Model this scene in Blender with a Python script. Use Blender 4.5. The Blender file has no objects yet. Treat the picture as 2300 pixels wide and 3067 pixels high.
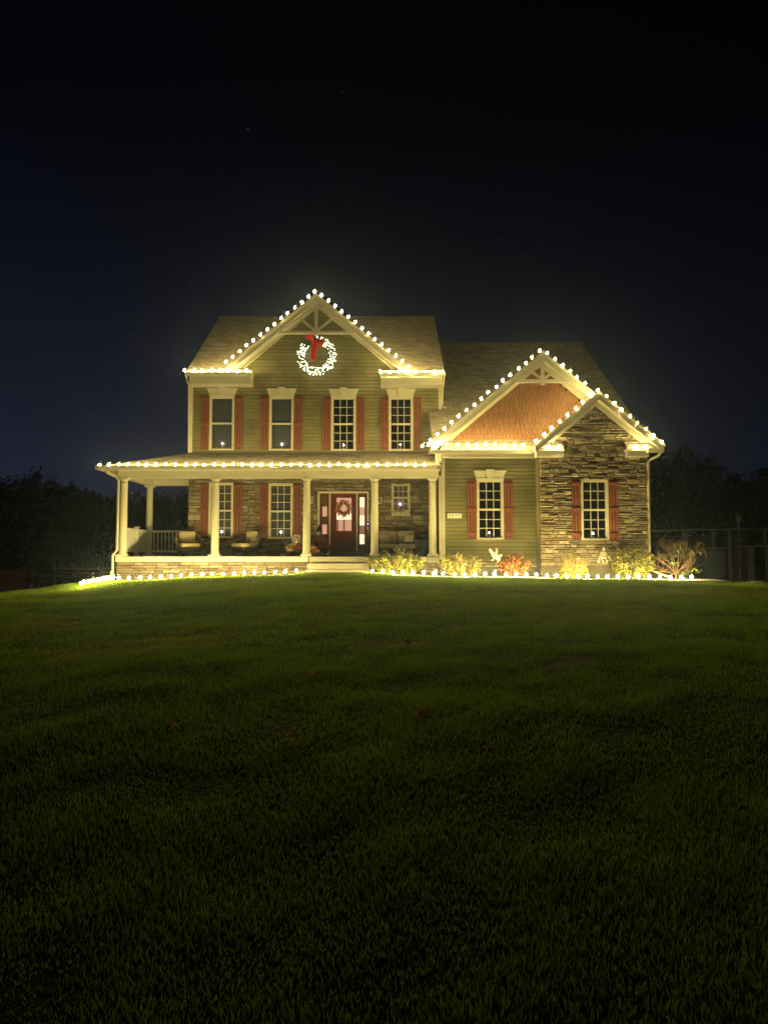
import bpy, bmesh, math, random
import numpy as np
from mathutils import Vector, Matrix, Euler
R = math.radians
rnd = random.Random(7)
scene = bpy.context.scene
C = scene.collection

# ------------------------------------------------------------------ camera
F = 2126.0                                   # focal length in pixels of the 2300x3067 photograph
CAMZ = 1.6
PITCH = math.atan(133.5 / F)
cam_data = bpy.data.cameras.new('camera')
cam = bpy.data.objects.new('camera', cam_data); C.objects.link(cam)
cam_data.sensor_fit = 'VERTICAL'; cam_data.sensor_height = 36.0
cam_data.lens = F / 3067.0 * 36.0
cam_data.clip_end = 6000.0; cam_data.clip_start = 0.05
cam.location = (0, 0, CAMZ); cam.rotation_euler = (R(90) + PITCH, 0, 0)
scene.camera = cam

# ------------------------------------------------------------------ world: night sky with a faint glow at the horizon
world = bpy.data.worlds.new('World'); scene.world = world; world.use_nodes = True
wn = world.node_tree.nodes; wl = world.node_tree.links
for n in list(wn): wn.remove(n)
wo = wn.new('ShaderNodeOutputWorld'); bg = wn.new('ShaderNodeBackground')
tc = wn.new('ShaderNodeTexCoord'); sx = wn.new('ShaderNodeSeparateXYZ')
ramp = wn.new('ShaderNodeValToRGB')
els = ramp.color_ramp.elements
els[0].position = 0.0; els[0].color = (0.01320, 0.01548, 0.03105, 1)
els[1].position = 0.75; els[1].color = (0.00024, 0.00027, 0.00081, 1)
for p, c in ((0.10, (0.01160, 0.01368, 0.02768, 1)), (0.22, (0.00680, 0.00810, 0.01688, 1)), (0.38, (0.00280, 0.00333, 0.00756, 1)), (0.52, (0.00088, 0.00108, 0.00270, 1))):
    e = els.new(p); e.color = c
wl.new(tc.outputs['Generated'], sx.inputs[0]); wl.new(sx.outputs['Z'], ramp.inputs[0])
mr = wn.new('ShaderNodeMapRange'); mr.inputs[1].default_value = -0.7; mr.inputs[2].default_value = 0.7
mr.inputs[3].default_value = 1.25; mr.inputs[4].default_value = 0.35
wl.new(sx.outputs['X'], mr.inputs[0]); wl.new(mr.outputs[0], bg.inputs['Strength'])
wl.new(ramp.outputs[0], bg.inputs['Color']); wl.new(bg.outputs[0], wo.inputs['Surface'])

# ------------------------------------------------------------------ render settings
vs = scene.view_settings
vs.view_transform = 'Standard'; vs.look = 'None'; vs.gamma = 1.0; vs.exposure = 0.0; vs.use_curve_mapping = False
scene.render.engine = 'CYCLES'
cy = scene.cycles
cy.use_denoising = True; cy.max_bounces = 4; cy.diffuse_bounces = 2; cy.glossy_bounces = 1
cy.transmission_bounces = 2; cy.transparent_max_bounces = 8; cy.volume_bounces = 0
cy.use_light_tree = True; cy.filter_width = 1.5; cy.caustics_reflective = False; cy.caustics_refractive = False
cy.sample_clamp_indirect = 4.0
cy.use_adaptive_sampling = True; cy.adaptive_threshold = 0.015; cy.adaptive_min_samples = 16
scene.render.film_transparent = False

BULB_COL = (1.0, 0.82, 0.31)
BULB_L = 405.0

# ------------------------------------------------------------------ helpers
_cp, _sp = math.cos(PITCH), math.sin(PITCH)
def pt(u, v, Y):
    """photograph pixel (2300x3067) seen on the plane at depth Y -> world point"""
    dx = (u - 1150.0) / F; dy = (1533.5 - v) / F
    t = Y / (_cp - dy * _sp)
    return Vector((t * dx, Y, CAMZ + t * (_sp + dy * _cp)))
def px(u, Y, v=1400): return pt(u, v, Y).x
def pz(v, Y): return pt(1150, v, Y).z

def tag(o, label=None, cat=None, group=None, kind=None):
    if label: o['label'] = label
    if cat: o['category'] = cat
    if group: o['group'] = group
    if kind: o['kind'] = kind
    return o

class MB:
    def __init__(s): s.v = []; s.f = []
    def add(s, verts, faces):
        b = len(s.v); s.v.extend([tuple(p) for p in verts]); s.f.extend([tuple(i + b for i in f) for f in faces]); return s
    def box(s, x0, x1, y0, y1, z0, z1):
        return s.add([(x0,y0,z0),(x1,y0,z0),(x1,y1,z0),(x0,y1,z0),(x0,y0,z1),(x1,y0,z1),(x1,y1,z1),(x0,y1,z1)],
                     [(0,3,2,1),(4,5,6,7),(0,1,5,4),(1,2,6,5),(2,3,7,6),(3,0,4,7)])
    def prism(s, poly, y0, y1):
        """polygon of (x,z) pushed through in y"""
        n = len(poly)
        vs_ = [(x, y0, z) for x, z in poly] + [(x, y1, z) for x, z in poly]
        fs = [tuple(range(n)), tuple(range(2*n-1, n-1, -1))]
        for i in range(n):
            j = (i + 1) % n; fs.append((i, i + n, j + n, j))
        return s.add(vs_, fs)
    def bar(s, a, b, w, y0, y1):
        """bar in the xz plane between a and b (x,z), width w"""
        ax, az = a; bx, bz = b
        d = Vector((bx-ax, bz-az)); d.normalize(); n = Vector((-d.y, d.x)) * (w/2)
        return s.prism([(ax+n.x, az+n.y), (ax-n.x, az-n.y), (bx-n.x, bz-n.y), (bx+n.x, bz+n.y)], y0, y1)
    def tube(s, path, r, n=6, caps=True):
        path = [Vector(p) for p in path]
        rs = r if isinstance(r, (list, tuple)) else [r] * len(path)
        b = len(s.v)
        prev = None
        for i, p in enumerate(path):
            d = (path[min(i+1, len(path)-1)] - path[max(i-1, 0)])
            if d.length < 1e-9: d = Vector((0,0,1))
            d.normalize()
            if prev is None:
                a = Vector((0,0,1)) if abs(d.z) < 0.9 else Vector((1,0,0))
                u_ = d.cross(a).normalized()
            else:
                u_ = (prev - d * prev.dot(d))
                u_ = u_.normalized() if u_.length > 1e-6 else d.orthogonal().normalized()
            prev = u_; w_ = d.cross(u_)
            for k in range(n):
                t = 2*math.pi*(k+0.5)/n
                s.v.append(tuple(p + u_*math.cos(t)*rs[i] + w_*math.sin(t)*rs[i]))
        for i in range(len(path)-1):
            for k in range(n):
                k2 = (k+1) % n
                s.f.append((b+i*n+k, b+i*n+k2, b+(i+1)*n+k2, b+(i+1)*n+k))
        if caps:
            s.f.append(tuple(b+k for k in range(n-1, -1, -1)))
            s.f.append(tuple(b+(len(path)-1)*n+k for k in range(n)))
        return s
    def lathe(s, prof, n=16, c=(0,0,0)):
        """prof: list of (r,z)"""
        b = len(s.v)
        for r, z in prof:
            for k in range(n):
                t = 2*math.pi*k/n
                s.v.append((c[0]+r*math.cos(t), c[1]+r*math.sin(t), c[2]+z))
        m = len(prof)
        for i in range(m-1):
            for k in range(n):
                k2 = (k+1) % n
                s.f.append((b+i*n+k, b+i*n+k2, b+(i+1)*n+k2, b+(i+1)*n+k))
        s.f.append(tuple(b+k for k in range(n-1, -1, -1))); s.f.append(tuple(b+(m-1)*n+k for k in range(n)))
        return s
    def ball(s, c, r, nu=10, nv=7, rot=None):
        rr = (r, r, r) if not isinstance(r, (tuple, list)) else r
        b = len(s.v); c = Vector(c)
        def P(x, y, z):
            q = Vector((x*rr[0], y*rr[1], z*rr[2]))
            if rot is not None: q = rot @ q
            return tuple(c + q)
        s.v.append(P(0,0,-1))
        for j in range(1, nv):
            ph = -math.pi/2 + math.pi*j/nv
            for k in range(nu):
                t = 2*math.pi*k/nu
                s.v.append(P(math.cos(ph)*math.cos(t), math.cos(ph)*math.sin(t), math.sin(ph)))
        s.v.append(P(0,0,1)); top = len(s.v)-1
        for k in range(nu):
            s.f.append((b, b+1+(k+1)%nu, b+1+k))
            s.f.append((top, b+1+(nv-2)*nu+k, b+1+(nv-2)*nu+(k+1)%nu))
        for j in range(nv-2):
            for k in range(nu):
                s.f.append((b+1+j*nu+k, b+1+j*nu+(k+1)%nu, b+1+(j+1)*nu+(k+1)%nu, b+1+(j+1)*nu+k))
        return s
    def rbox(s, x0, x1, y0, y1, z0, z1, r=0.03, seg=2):
        bm = bmesh.new(); bmesh.ops.create_cube(bm, size=1.0)
        for v in bm.verts:
            v.co = Vector(((x0+x1)/2 + v.co.x*(x1-x0), (y0+y1)/2 + v.co.y*(y1-y0), (z0+z1)/2 + v.co.z*(z1-z0)))
        bmesh.ops.bevel(bm, geom=list(bm.edges), offset=r, segments=seg, affect='EDGES', profile=0.5)
        bm.verts.index_update()
        b = len(s.v); s.v.extend([tuple(v.co) for v in bm.verts])
        s.f.extend([tuple(v.index + b for v in f.verts) for f in bm.faces]); bm.free()
        return s
    def quad(s, a, b, c, d): return s.add([a,b,c,d], [(0,1,2,3)])
    def mesh(s, name, mat, smooth=False):
        me = bpy.data.meshes.new(name); me.from_pydata(s.v, [], s.f); me.validate(clean_customdata=False)
        if mat: me.materials.append(mat)
        if smooth: me.polygons.foreach_set('use_smooth', [True]*len(me.polygons))
        return me
    def build(s, name, mat, parent=None, smooth=False):
        return link(name, s.mesh(name, mat, smooth), parent)

def link(name, data, parent=None):
    o = bpy.data.objects.new(name, data); C.objects.link(o)
    if parent is not None: attach(o, parent)
    return o
def attach(o, p):
    o.parent = p
    root = p
    if p.type == 'EMPTY' or p.get('_own'):
        o.matrix_parent_inverse = p_world(p).inverted()
    else:
        o.matrix_parent_inverse = p_world(p).inverted()
def p_world(p):
    m = Matrix.LocRotScale(p.location, p.rotation_euler, p.scale)
    if p.parent is not None: m = p_world(p.parent) @ p.matrix_parent_inverse @ m
    return m
def empty(name, loc, label=None, cat=None, group=None, kind=None, rz=0.0):
    o = bpy.data.objects.new(name, None); C.objects.link(o)
    o.location = loc; o.rotation_euler = (0, 0, rz); o.empty_display_size = 0.1
    return tag(o, label, cat, group, kind)
def local(o, p):
    """child whose mesh is written in its parent's own coordinates"""
    o.parent = p; o.matrix_parent_inverse = Matrix.Identity(4); return o
def copy_tree(o, parent=None):
    c = o.copy(); C.objects.link(c)
    if parent is not None: c.parent = parent; c.matrix_parent_inverse = o.matrix_parent_inverse.copy()
    for ch in [x for x in KIDS.get(o.name, [])]: pass
    return c
KIDS = {}

# ------------------------------------------------------------------ materials
def mat(name, col, rough=0.6, var=0.0, scale=8.0, bump=0.0, bscale=40.0, isl=0.0, spec=0.4, stretch=None, metal=0.0, ramp_cols=None, translucent=0.0, stain=None):
    m = bpy.data.materials.new(name); m.use_nodes = True
    nt = m.node_tree; N = nt.nodes; L = nt.links
    b = N['Principled BSDF']
    b.inputs['Roughness'].default_value = rough; b.inputs['Metallic'].default_value = metal
    b.inputs['Specular IOR Level'].default_value = spec
    b.inputs['Base Color'].default_value = (*col, 1)
    tcn = N.new('ShaderNodeTexCoord'); vec = tcn.outputs['Object']
    if stretch:
        mp = N.new('ShaderNodeMapping'); mp.inputs['Scale'].default_value = stretch
        L.new(vec, mp.inputs[0]); vec = mp.outputs[0]
    cur = None
    if ramp_cols:
        g = N.new('ShaderNodeNewGeometry'); oi = N.new('ShaderNodeObjectInfo')
        ad = N.new('ShaderNodeMath'); ad.operation = 'ADD'; fr = N.new('ShaderNodeMath'); fr.operation = 'FRACT'
        L.new(g.outputs['Random Per Island'], ad.inputs[0]); L.new(oi.outputs['Random'], ad.inputs[1]); L.new(ad.outputs[0], fr.inputs[0])
        rp = N.new('ShaderNodeValToRGB'); rp.color_ramp.interpolation = 'LINEAR'
        k = len(ramp_cols)
        while len(rp.color_ramp.elements) < k: rp.color_ramp.elements.new(0.5)
        for i, c in enumerate(ramp_cols):
            rp.color_ramp.elements[i].position = i/(k-1); rp.color_ramp.elements[i].color = (*c, 1)
        L.new(fr.outputs[0], rp.inputs[0]); cur = rp.outputs[0]
    def mul(cur, fac_socket, lo, hi):
        mrn = N.new('ShaderNodeMapRange'); mrn.inputs[3].default_value = lo; mrn.inputs[4].default_value = hi
        L.new(fac_socket, mrn.inputs[0])
        mx = N.new('ShaderNodeMix'); mx.data_type = 'RGBA'; mx.blend_type = 'MULTIPLY'; mx.inputs[0].default_value = 1.0
        if cur is None: mx.inputs[6].default_value = (*col, 1)
        else: L.new(cur, mx.inputs[6])
        L.new(mrn.outputs[0], mx.inputs[7])
        return mx.outputs[2]
    if isl:
        g = N.new('ShaderNodeNewGeometry'); oi = N.new('ShaderNodeObjectInfo')
        ad = N.new('ShaderNodeMath'); ad.operation = 'ADD'; fr = N.new('ShaderNodeMath'); fr.operation = 'FRACT'
        L.new(g.outputs['Random Per Island'], ad.inputs[0]); L.new(oi.outputs['Random'], ad.inputs[1]); L.new(ad.outputs[0], fr.inputs[0])
        cur = mul(cur, fr.outputs[0], 1-isl, 1+isl)
    if var:
        no = N.new('ShaderNodeTexNoise'); no.inputs['Scale'].default_value = scale; no.inputs['Detail'].default_value = 6; no.inputs['Roughness'].default_value = 0.6
        L.new(vec, no.inputs['Vector'])
        cur = mul(cur, no.outputs['Fac'], 1-var*1.6, 1+var*1.6)
    if stain:
        no = N.new('ShaderNodeTexNoise'); no.inputs['Scale'].default_value = stain[0]; no.inputs['Detail'].default_value = 3
        L.new(tcn.outputs['Object'], no.inputs['Vector'])
        st = N.new('ShaderNodeMapRange'); st.inputs[1].default_value = 0.52; st.inputs[2].default_value = 0.72
        L.new(no.outputs['Fac'], st.inputs[0])
        mx = N.new('ShaderNodeMix'); mx.data_type = 'RGBA'; L.new(st.outputs[0], mx.inputs[0])
        if cur is None: mx.inputs[6].default_value = (*col, 1)
        else: L.new(cur, mx.inputs[6])
        mx.inputs[7].default_value = (*stain[1], 1); cur = mx.outputs[2]
    if cur is not None: L.new(cur, b.inputs['Base Color'])
    if bump:
        nb = N.new('ShaderNodeTexNoise'); nb.inputs['Scale'].default_value = bscale; nb.inputs['Detail'].default_value = 5
        L.new(vec, nb.inputs['Vector'])
        bp = N.new('ShaderNodeBump'); bp.inputs['Strength'].default_value = 0.9; bp.inputs['Distance'].default_value = bump
        L.new(nb.outputs['Fac'], bp.inputs['Height']); L.new(bp.outputs[0], b.inputs['Normal'])
    if translucent:
        out = [n for n in N if n.type == 'OUTPUT_MATERIAL'][0]
        tr = N.new('ShaderNodeBsdfTranslucent'); ms = N.new('ShaderNodeMixShader'); ms.inputs[0].default_value = translucent
        if cur is not None: L.new(cur, tr.inputs[0])
        else: tr.inputs[0].default_value = (*col, 1)
        L.new(b.outputs[0], ms.inputs[1]); L.new(tr.outputs[0], ms.inputs[2]); L.new(ms.outputs[0], out.inputs['Surface'])
    return m
def emit(name, col, strength, sample=True):
    m = bpy.data.materials.new(name); m.use_nodes = True
    N = m.node_tree.nodes; L = m.node_tree.links
    for n in list(N): N.remove(n)
    e = N.new('ShaderNodeEmission'); e.inputs[0].default_value = (*col, 1); e.inputs[1].default_value = strength
    o = N.new('ShaderNodeOutputMaterial'); L.new(e.outputs[0], o.inputs['Surface'])
    m.cycles.emission_sampling = 'FRONT' if sample else 'NONE'
    return m
def glass(name, tint=(0.9,0.92,0.9), refl=0.12):
    m = bpy.data.materials.new(name); m.use_nodes = True
    N = m.node_tree.nodes; L = m.node_tree.links
    for n in list(N): N.remove(n)
    t = N.new('ShaderNodeBsdfTransparent'); t.inputs[0].default_value = (*tint, 1)
    g = N.new('ShaderNodeBsdfGlossy'); g.inputs['Roughness'].default_value = 0.03
    tcn = N.new('ShaderNodeTexCoord'); nb = N.new('ShaderNodeTexNoise'); nb.inputs['Scale'].default_value = 3.0
    bp = N.new('ShaderNodeBump'); bp.inputs['Distance'].default_value = 0.004; L.new(tcn.outputs['Object'], nb.inputs['Vector'])
    L.new(nb.outputs['Fac'], bp.inputs['Height']); L.new(bp.outputs[0], g.inputs['Normal'])
    fz = N.new('ShaderNodeLayerWeight'); fz.inputs[0].default_value = 0.12
    ad = N.new('ShaderNodeMath'); ad.operation = 'ADD'; ad.inputs[1].default_value = refl - 0.07
    L.new(fz.outputs['Fresnel'], ad.inputs[0])
    ms = N.new('ShaderNodeMixShader'); o = N.new('ShaderNodeOutputMaterial')
    L.new(ad.outputs[0], ms.inputs[0]); L.new(t.outputs[0], ms.inputs[1]); L.new(g.outputs[0], ms.inputs[2]); L.new(ms.outputs[0], o.inputs['Surface'])
    return m

M = {}
M['trim'] = mat('cream_trim', (0.62, 0.56, 0.40), 0.55, var=0.06, scale=2.0, bump=0.001, bscale=60)
M['siding'] = mat('olive_siding', (0.252, 0.224, 0.098), 0.6, var=0.10, scale=1.6, stretch=(0.4, 1, 2.5), bump=0.001, bscale=50, isl=0.06, stain=(1.1, (0.17, 0.15, 0.055)))
M['sheath'] = mat('wall_backing', (0.06, 0.055, 0.045), 0.9, var=0.2, scale=5)
M['stone'] = mat('ledge_stone', (0.20, 0.18, 0.14), 0.8, var=0.28, scale=9, bump=0.008, bscale=26, spec=0.25,
                 ramp_cols=[(0.175,0.130,0.080),(0.310,0.240,0.145),(0.215,0.160,0.100),(0.25,0.205,0.135),(0.44,0.36,0.23),(0.185,0.140,0.090),(0.290,0.212,0.120)])
M['mortar'] = mat('mortar', (0.12, 0.098, 0.066), 0.95, var=0.25, scale=14, bump=0.004, bscale=60)
M['shake'] = mat('cedar_shake', (0.25, 0.112, 0.042), 0.7, var=0.14, scale=5, stretch=(8, 1, 1), isl=0.10, bump=0.002, bscale=20)
M['shutter'] = mat('shutter_red', (0.225, 0.068, 0.034), 0.55, var=0.10, scale=3, stretch=(6,1,0.6), bump=0.001, bscale=30)
M['roof'] = None
M['door'] = mat('door_red', (0.15, 0.030, 0.018), 0.4, var=0.08, scale=3)
M['concrete'] = mat('concrete', (0.42, 0.37, 0.27), 0.85, var=0.16, scale=3.5, bump=0.002, bscale=50)
M['path'] = mat('path_concrete', (0.30, 0.27, 0.21), 0.9, var=0.22, scale=2.5, bump=0.002, bscale=60)
M['found'] = mat('block_foundation', (0.17, 0.16, 0.14), 0.9, var=0.2, scale=3, bump=0.003, bscale=30)
M['floor'] = mat('porch_boards', (0.16, 0.14, 0.11), 0.7, var=0.15, scale=2, stretch=(10,1,1))
M['mulch'] = mat('mulch', (0.055, 0.038, 0.025), 0.95, var=0.4, scale=25, bump=0.02, bscale=40)
M['dark'] = mat('dark_metal', (0.02, 0.02, 0.02), 0.4)
M['cord'] = mat('green_cord', (0.012, 0.03, 0.014), 0.6, var=0.1)
M['socket'] = mat('green_socket', (0.010, 0.024, 0.012), 0.5, var=0.1)
M['clip'] = mat('clip_plastic', (0.75, 0.70, 0.55), 0.4, var=0.05)
M['bulb'] = emit('warm_bulb', BULB_COL, BULB_L)
M['bulb_ground'] = emit('warm_ground_bulb', BULB_COL, BULB_L*2.45)
M['bulb_lawn'] = emit('warm_lawn_bulb', BULB_COL, BULB_L*1.85)
M['glass'] = glass('window_glass')
M['room'] = mat('room_wall', (0.10, 0.09, 0.075), 0.9, var=0.1, scale=2)
M['blind'] = mat('blind_slats', (0.105, 0.10, 0.115), 0.6, var=0.06)
M['white'] = mat('white_paint', (0.74, 0.70, 0.60), 0.5, var=0.05, scale=4)
M['wicker'] = mat('wicker', (0.085, 0.060, 0.036), 0.7, var=0.25, scale=40, bump=0.006, bscale=70)
M['wickerlight'] = mat('wicker_edge', (0.22, 0.15, 0.085), 0.7, var=0.2, scale=30, bump=0.004, bscale=70)
M['cushion'] = mat('tan_cushion', (0.46, 0.36, 0.20), 0.9, var=0.10, scale=6, bump=0.003, bscale=30)
M['cushion2'] = mat('taupe_cushion', (0.30, 0.25, 0.17), 0.9, var=0.10, scale=6, bump=0.003, bscale=30)
M['pattern'] = mat('patterned_pillow', (0.36, 0.29, 0.19), 0.9, var=0.5, scale=28, bump=0.002, bscale=30)
M['needle'] = mat('wreath_needles', (0.05, 0.11, 0.03), 0.6, isl=0.5, spec=0.3)
M['redbow'] = mat('red_ribbon', (0.80, 0.028, 0.024), 0.5, var=0.08, scale=8, translucent=0.25)
M['pane_glow'] = emit('lit_pane_pink', (1.0, 0.50, 0.30), 0.70, False)
M['pane_bright'] = emit('lit_pane_bright', (1.0, 0.84, 0.52), 1.15, False)
M['pane_dim'] = emit('lit_pane_dim', (1.0, 0.46, 0.30), 0.26, False)
M['pane_dark'] = mat('unlit_pane', (0.10, 0.075, 0.045), 0.3, var=0.1)

def roof_mat():
    m = mat('asphalt_shingle', (0.35, 0.290, 0.200), 0.9, var=0.26, scale=2.2, bump=0.003, bscale=90, spec=0.2)
    N = m.node_tree.nodes; L = m.node_tree.links
    b = N['Principled BSDF']
    tcn = N.new('ShaderNodeTexCoord')
    br = N.new('ShaderNodeTexBrick'); br.inputs['Scale'].default_value = 1.0
    br.inputs['Brick Width'].default_value = 0.30; br.inputs['Row Height'].default_value = 0.145; br.inputs['Mortar Size'].default_value = 0.006
    br.inputs['Color1'].default_value = (0.72,0.72,0.72,1); br.inputs['Color2'].default_value = (1.18,1.14,1.08,1); br.inputs['Mortar'].default_value = (0.35,0.35,0.35,1)
    L.new(tcn.outputs['UV'], br.inputs['Vector'])
    old = b.inputs['Base Color'].links[0].from_socket
    mx = N.new('ShaderNodeMix'); mx.data_type = 'RGBA'; mx.blend_type = 'MULTIPLY'; mx.inputs[0].default_value = 1.0
    L.new(old, mx.inputs[6]); L.new(br.outputs[0], mx.inputs[7]); L.new(mx.outputs[2], b.inputs['Base Color'])
    return m
M['roof'] = roof_mat()

# ------------------------------------------------------------------ terrain
_rb = random.Random(21)
BUMPS = [(f, 0.030/(f**0.9)*0.55, _rb.uniform(0, 3.14), _rb.uniform(0, 6.28)) for f in (0.5, 0.83, 1.31, 1.9, 2.6, 3.7, 5.1, 6.9)]
def ground(x, y):
    x = np.asarray(x, float); y = np.asarray(y, float)
    yy = np.clip(y, -40, 21.4)
    z = np.where(yy < 0, 0.09*yy*0.5, 0.09*yy - 0.00194*yy*yy)
    d = np.clip(-x - 2.2, 0, None); d2 = np.clip(-x - 8.5, 0, None); z = z - 2.4*np.tanh((0.041*d + 0.03*d2*d2)/2.4)
    dr = np.clip(x, 0, 16); z = z - 0.0017*dr*dr
    z = z - 0.03*np.clip(y - 34, 0, 60)*np.where(x < 0, 1.0, 0.35)
    for k, (fq, am, an, ph) in enumerate(BUMPS): z = z + am*np.sin((x*math.cos(an) + y*math.sin(an))*fq + ph + 0.9*np.sin((x*math.sin(an) - y*math.cos(an))*fq*0.43 + ph*1.7))
    return z
def gz(x, y): return float(ground(x, y))

def grid_axis(segs):
    out = []
    for a, b, n in segs: out += list(np.linspace(a, b, n, endpoint=False))
    out.append(segs[-1][1]); return np.array(out)
gx = grid_axis([(-900, -60, 10), (-60, -20, 14), (-20, 20, 170), (20, 60, 14), (60, 900, 10)])
gy = grid_axis([(-60, 0, 10), (0, 24, 150), (24, 60, 24), (60, 1500, 14)])
XX, YY = np.meshgrid(gx, gy); ZZ = ground(XX, YY)
gme = bpy.data.meshes.new('ground')
verts = np.stack([XX, YY, ZZ], -1).reshape(-1, 3)
nx_, ny_ = len(gx), len(gy)
faces = [(j*nx_+i, j*nx_+i+1, (j+1)*nx_+i+1, (j+1)*nx_+i) for j in range(ny_-1) for i in range(nx_-1)]
gme.from_pydata(verts.tolist(), [], faces); gme.polygons.foreach_set('use_smooth', [True]*len(gme.polygons))
gme.materials.append(mat('lawn_soil', (0.020, 0.022, 0.008), 0.95, var=0.3, scale=1.2, bump=0.02, bscale=18, stain=(0.5, (0.04, 0.034, 0.014))))
tag(link('ground', gme), kind='structure')

# grass blades: one mesh of small leaning triangles, denser where the photograph shows it closest
def grass(seed=3):
    rg = np.random.default_rng(seed)
    pts = []
    for (y0, y1, dens) in ((2.0, 4.5, 15000), (4.5, 8, 8500), (8, 13, 3600), (13, 22.4, 2500)):
        hw = y1*0.56 + 1.6
        n = int(dens*(y1-y0)*2*hw)
        x = rg.uniform(-hw, hw, n); y = rg.uniform(y0, y1, n)
        keep = np.abs(x) < y*0.56 + 1.6
        pts.append(np.stack([x[keep], y[keep]], -1))
    P = np.concatenate(pts)
    x, y = P[:,0], P[:,1]
    edge = np.where(x < -2.4, 21.36, np.where(x < 0.2, 20.9, 19.55))
    k = (y < edge + rg.normal(0, 0.03, len(y)))
    x, y = x[k], y[k]
    # uneven growth: thin and short in patches
    clump = 0.38*sum(np.sin((x*math.cos(a_)+y*math.sin(a_))*f_+p_+1.2*np.sin((x*math.sin(a_)-y*math.cos(a_))*f_*0.6+p_)) for f_, a_, p_ in ((1.1,.3,.5),(1.9,1.4,2.2),(3.1,2.3,4.0),(4.7,.8,1.1),(7.3,1.9,5.2),(11.0,2.8,3.3)))
    k = rg.uniform(0, 1, len(x)) < 0.74 + 0.26*clump
    x, y, clump = x[k], y[k], clump[k]
    n = len(x); z = ground(x, y)
    h = rg.uniform(0.022, 0.058, n)*(1.0 + 0.38*clump)*np.clip(0.50 + 0.045*y, 0.5, 1.0); w = rg.uniform(0.0016, 0.0036, n)*(1 + 0.12*y)
    a = rg.uniform(0, 2*np.pi, n); lean = rg.uniform(0.05, 0.75, n)*h; la = rg.uniform(0, 2*np.pi, n)
    V = np.empty((n, 3, 3), np.float32)
    V[:,0] = np.stack([x - np.cos(a)*w, y - np.sin(a)*w, z - 0.004], -1)
    V[:,1] = np.stack([x + np.cos(a)*w, y + np.sin(a)*w, z - 0.004], -1)
    V[:,2] = np.stack([x + np.cos(la)*lean, y + np.sin(la)*lean, z + h], -1)
    me = bpy.data.meshes.new('grass')
    me.vertices.add(n*3); me.vertices.foreach_set('co', V.reshape(-1))
    me.loops.add(n*3); me.loops.foreach_set('vertex_index', np.arange(n*3, dtype=np.int32))
    me.polygons.add(n); me.polygons.foreach_set('loop_start', np.arange(0, n*3, 3, dtype=np.int32)); me.polygons.foreach_set('loop_total', np.full(n, 3, np.int32))
    # blade tone
    tone = np.clip(0.5 + 0.22*clump + rg.normal(0, 0.22, n), 0, 1)
    patch = np.sin(x*0.55+0.8)*np.sin(y*0.62+x*0.21) + 0.5*np.sin(x*1.4-y*0.9)
    dry = np.clip(0.25*patch + rg.normal(0, 0.22, n) - 0.15, 0, 1)
    g = np.stack([0.128+0.110*tone+0.16*dry, 0.210+0.130*tone+0.070*dry, 0.016+0.014*tone+0.010*dry, np.ones(n)], -1).astype(np.float32)
    att = me.color_attributes.new('tone', 'FLOAT_COLOR', 'POINT')
    att.data.foreach_set('color', np.repeat(g, 3, axis=0).reshape(-1))
    me.update(); me.validate()
    m = bpy.data.materials.new('grass_blade'); m.use_nodes = True
    N = m.node_tree.nodes; L = m.node_tree.links; b = N['Principled BSDF']; out = N['Material Output']
    va = N.new('ShaderNodeVertexColor'); va.layer_name = 'tone'
    L.new(va.outputs[0], b.inputs['Base Color']); b.inputs['Roughness'].default_value = 0.55; b.inputs['Specular IOR Level'].default_value = 0.3
    tr = N.new('ShaderNodeBsdfTranslucent'); ms = N.new('ShaderNodeMixShader'); ms.inputs[0].default_value = 0.72
    L.new(va.outputs[0], tr.inputs[0]); L.new(b.outputs[0], ms.inputs[1]); L.new(tr.outputs[0], ms.inputs[2]); L.new(ms.outputs[0], out.inputs['Surface'])
    me.materials.append(m)
    tag(link('grass', me), 'mown lawn sloping up to the house', 'grass', kind='stuff')
grass()

# walkway, landing and planting bed in front of the wing
def ribbon(name, x0, x1, y0, y1, dz, m, nx=24, ny=3, kind='structure', thick=0.06):
    mb = MB(); xs = np.linspace(x0, x1, nx+1); ys = np.linspace(y0, y1, ny+1)
    for j in range(ny+1):
        for i in range(nx+1): mb.v.append((xs[i], ys[j], gz(xs[i], ys[j]) + dz))
    for j in range(ny):
        for i in range(nx):
            a = j*(nx+1)+i; mb.f.append((a, a+1, a+nx+2, a+nx+1))
    b = len(mb.v)
    for i in range(nx+1): mb.v.append((xs[i], ys[0], gz(xs[i], ys[0]) + dz - thick))
    for i in range(nx): mb.f.append((b+i, b+i+1, i+1, i))
    return tag(mb.build(name, m, smooth=True), kind=kind)
XS0, XS1 = px(921, 22.5), px(1108, 22.5)
XR = px(1937, 22.4)
ribbon('walkway', 0.22, 9.6, 19.72, 20.92, 0.035, M['path'])
ribbon('landing', -2.35, 0.216, 20.75, 21.9, 0.045, M['path'], nx=8)
ribbon('planting_strip', -8.75, XS0, 21.38, 23.1, 0.012, M['mulch'], nx=24, ny=6)
ribbon('planting_bed', XS1+0.02, 8.6, 20.93, 23.4, 0.02, M['mulch'], nx=40, ny=8)

# ------------------------------------------------------------------ house
YW, YE, YP, YS, YB = 25.0, 22.95, 23.12, 23.0, 22.4
ZF = 1.60                                    # porch floor
XL, XRm = px(570, YW, 1250), px(1319, YW, 1190)
house = empty('house', (0, YW, 1.0), 'two storey green and stone house with lit gables and front porch', 'house')
def H(mb, name, m, smooth=False): return mb.build(name, m, house, smooth)

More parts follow.
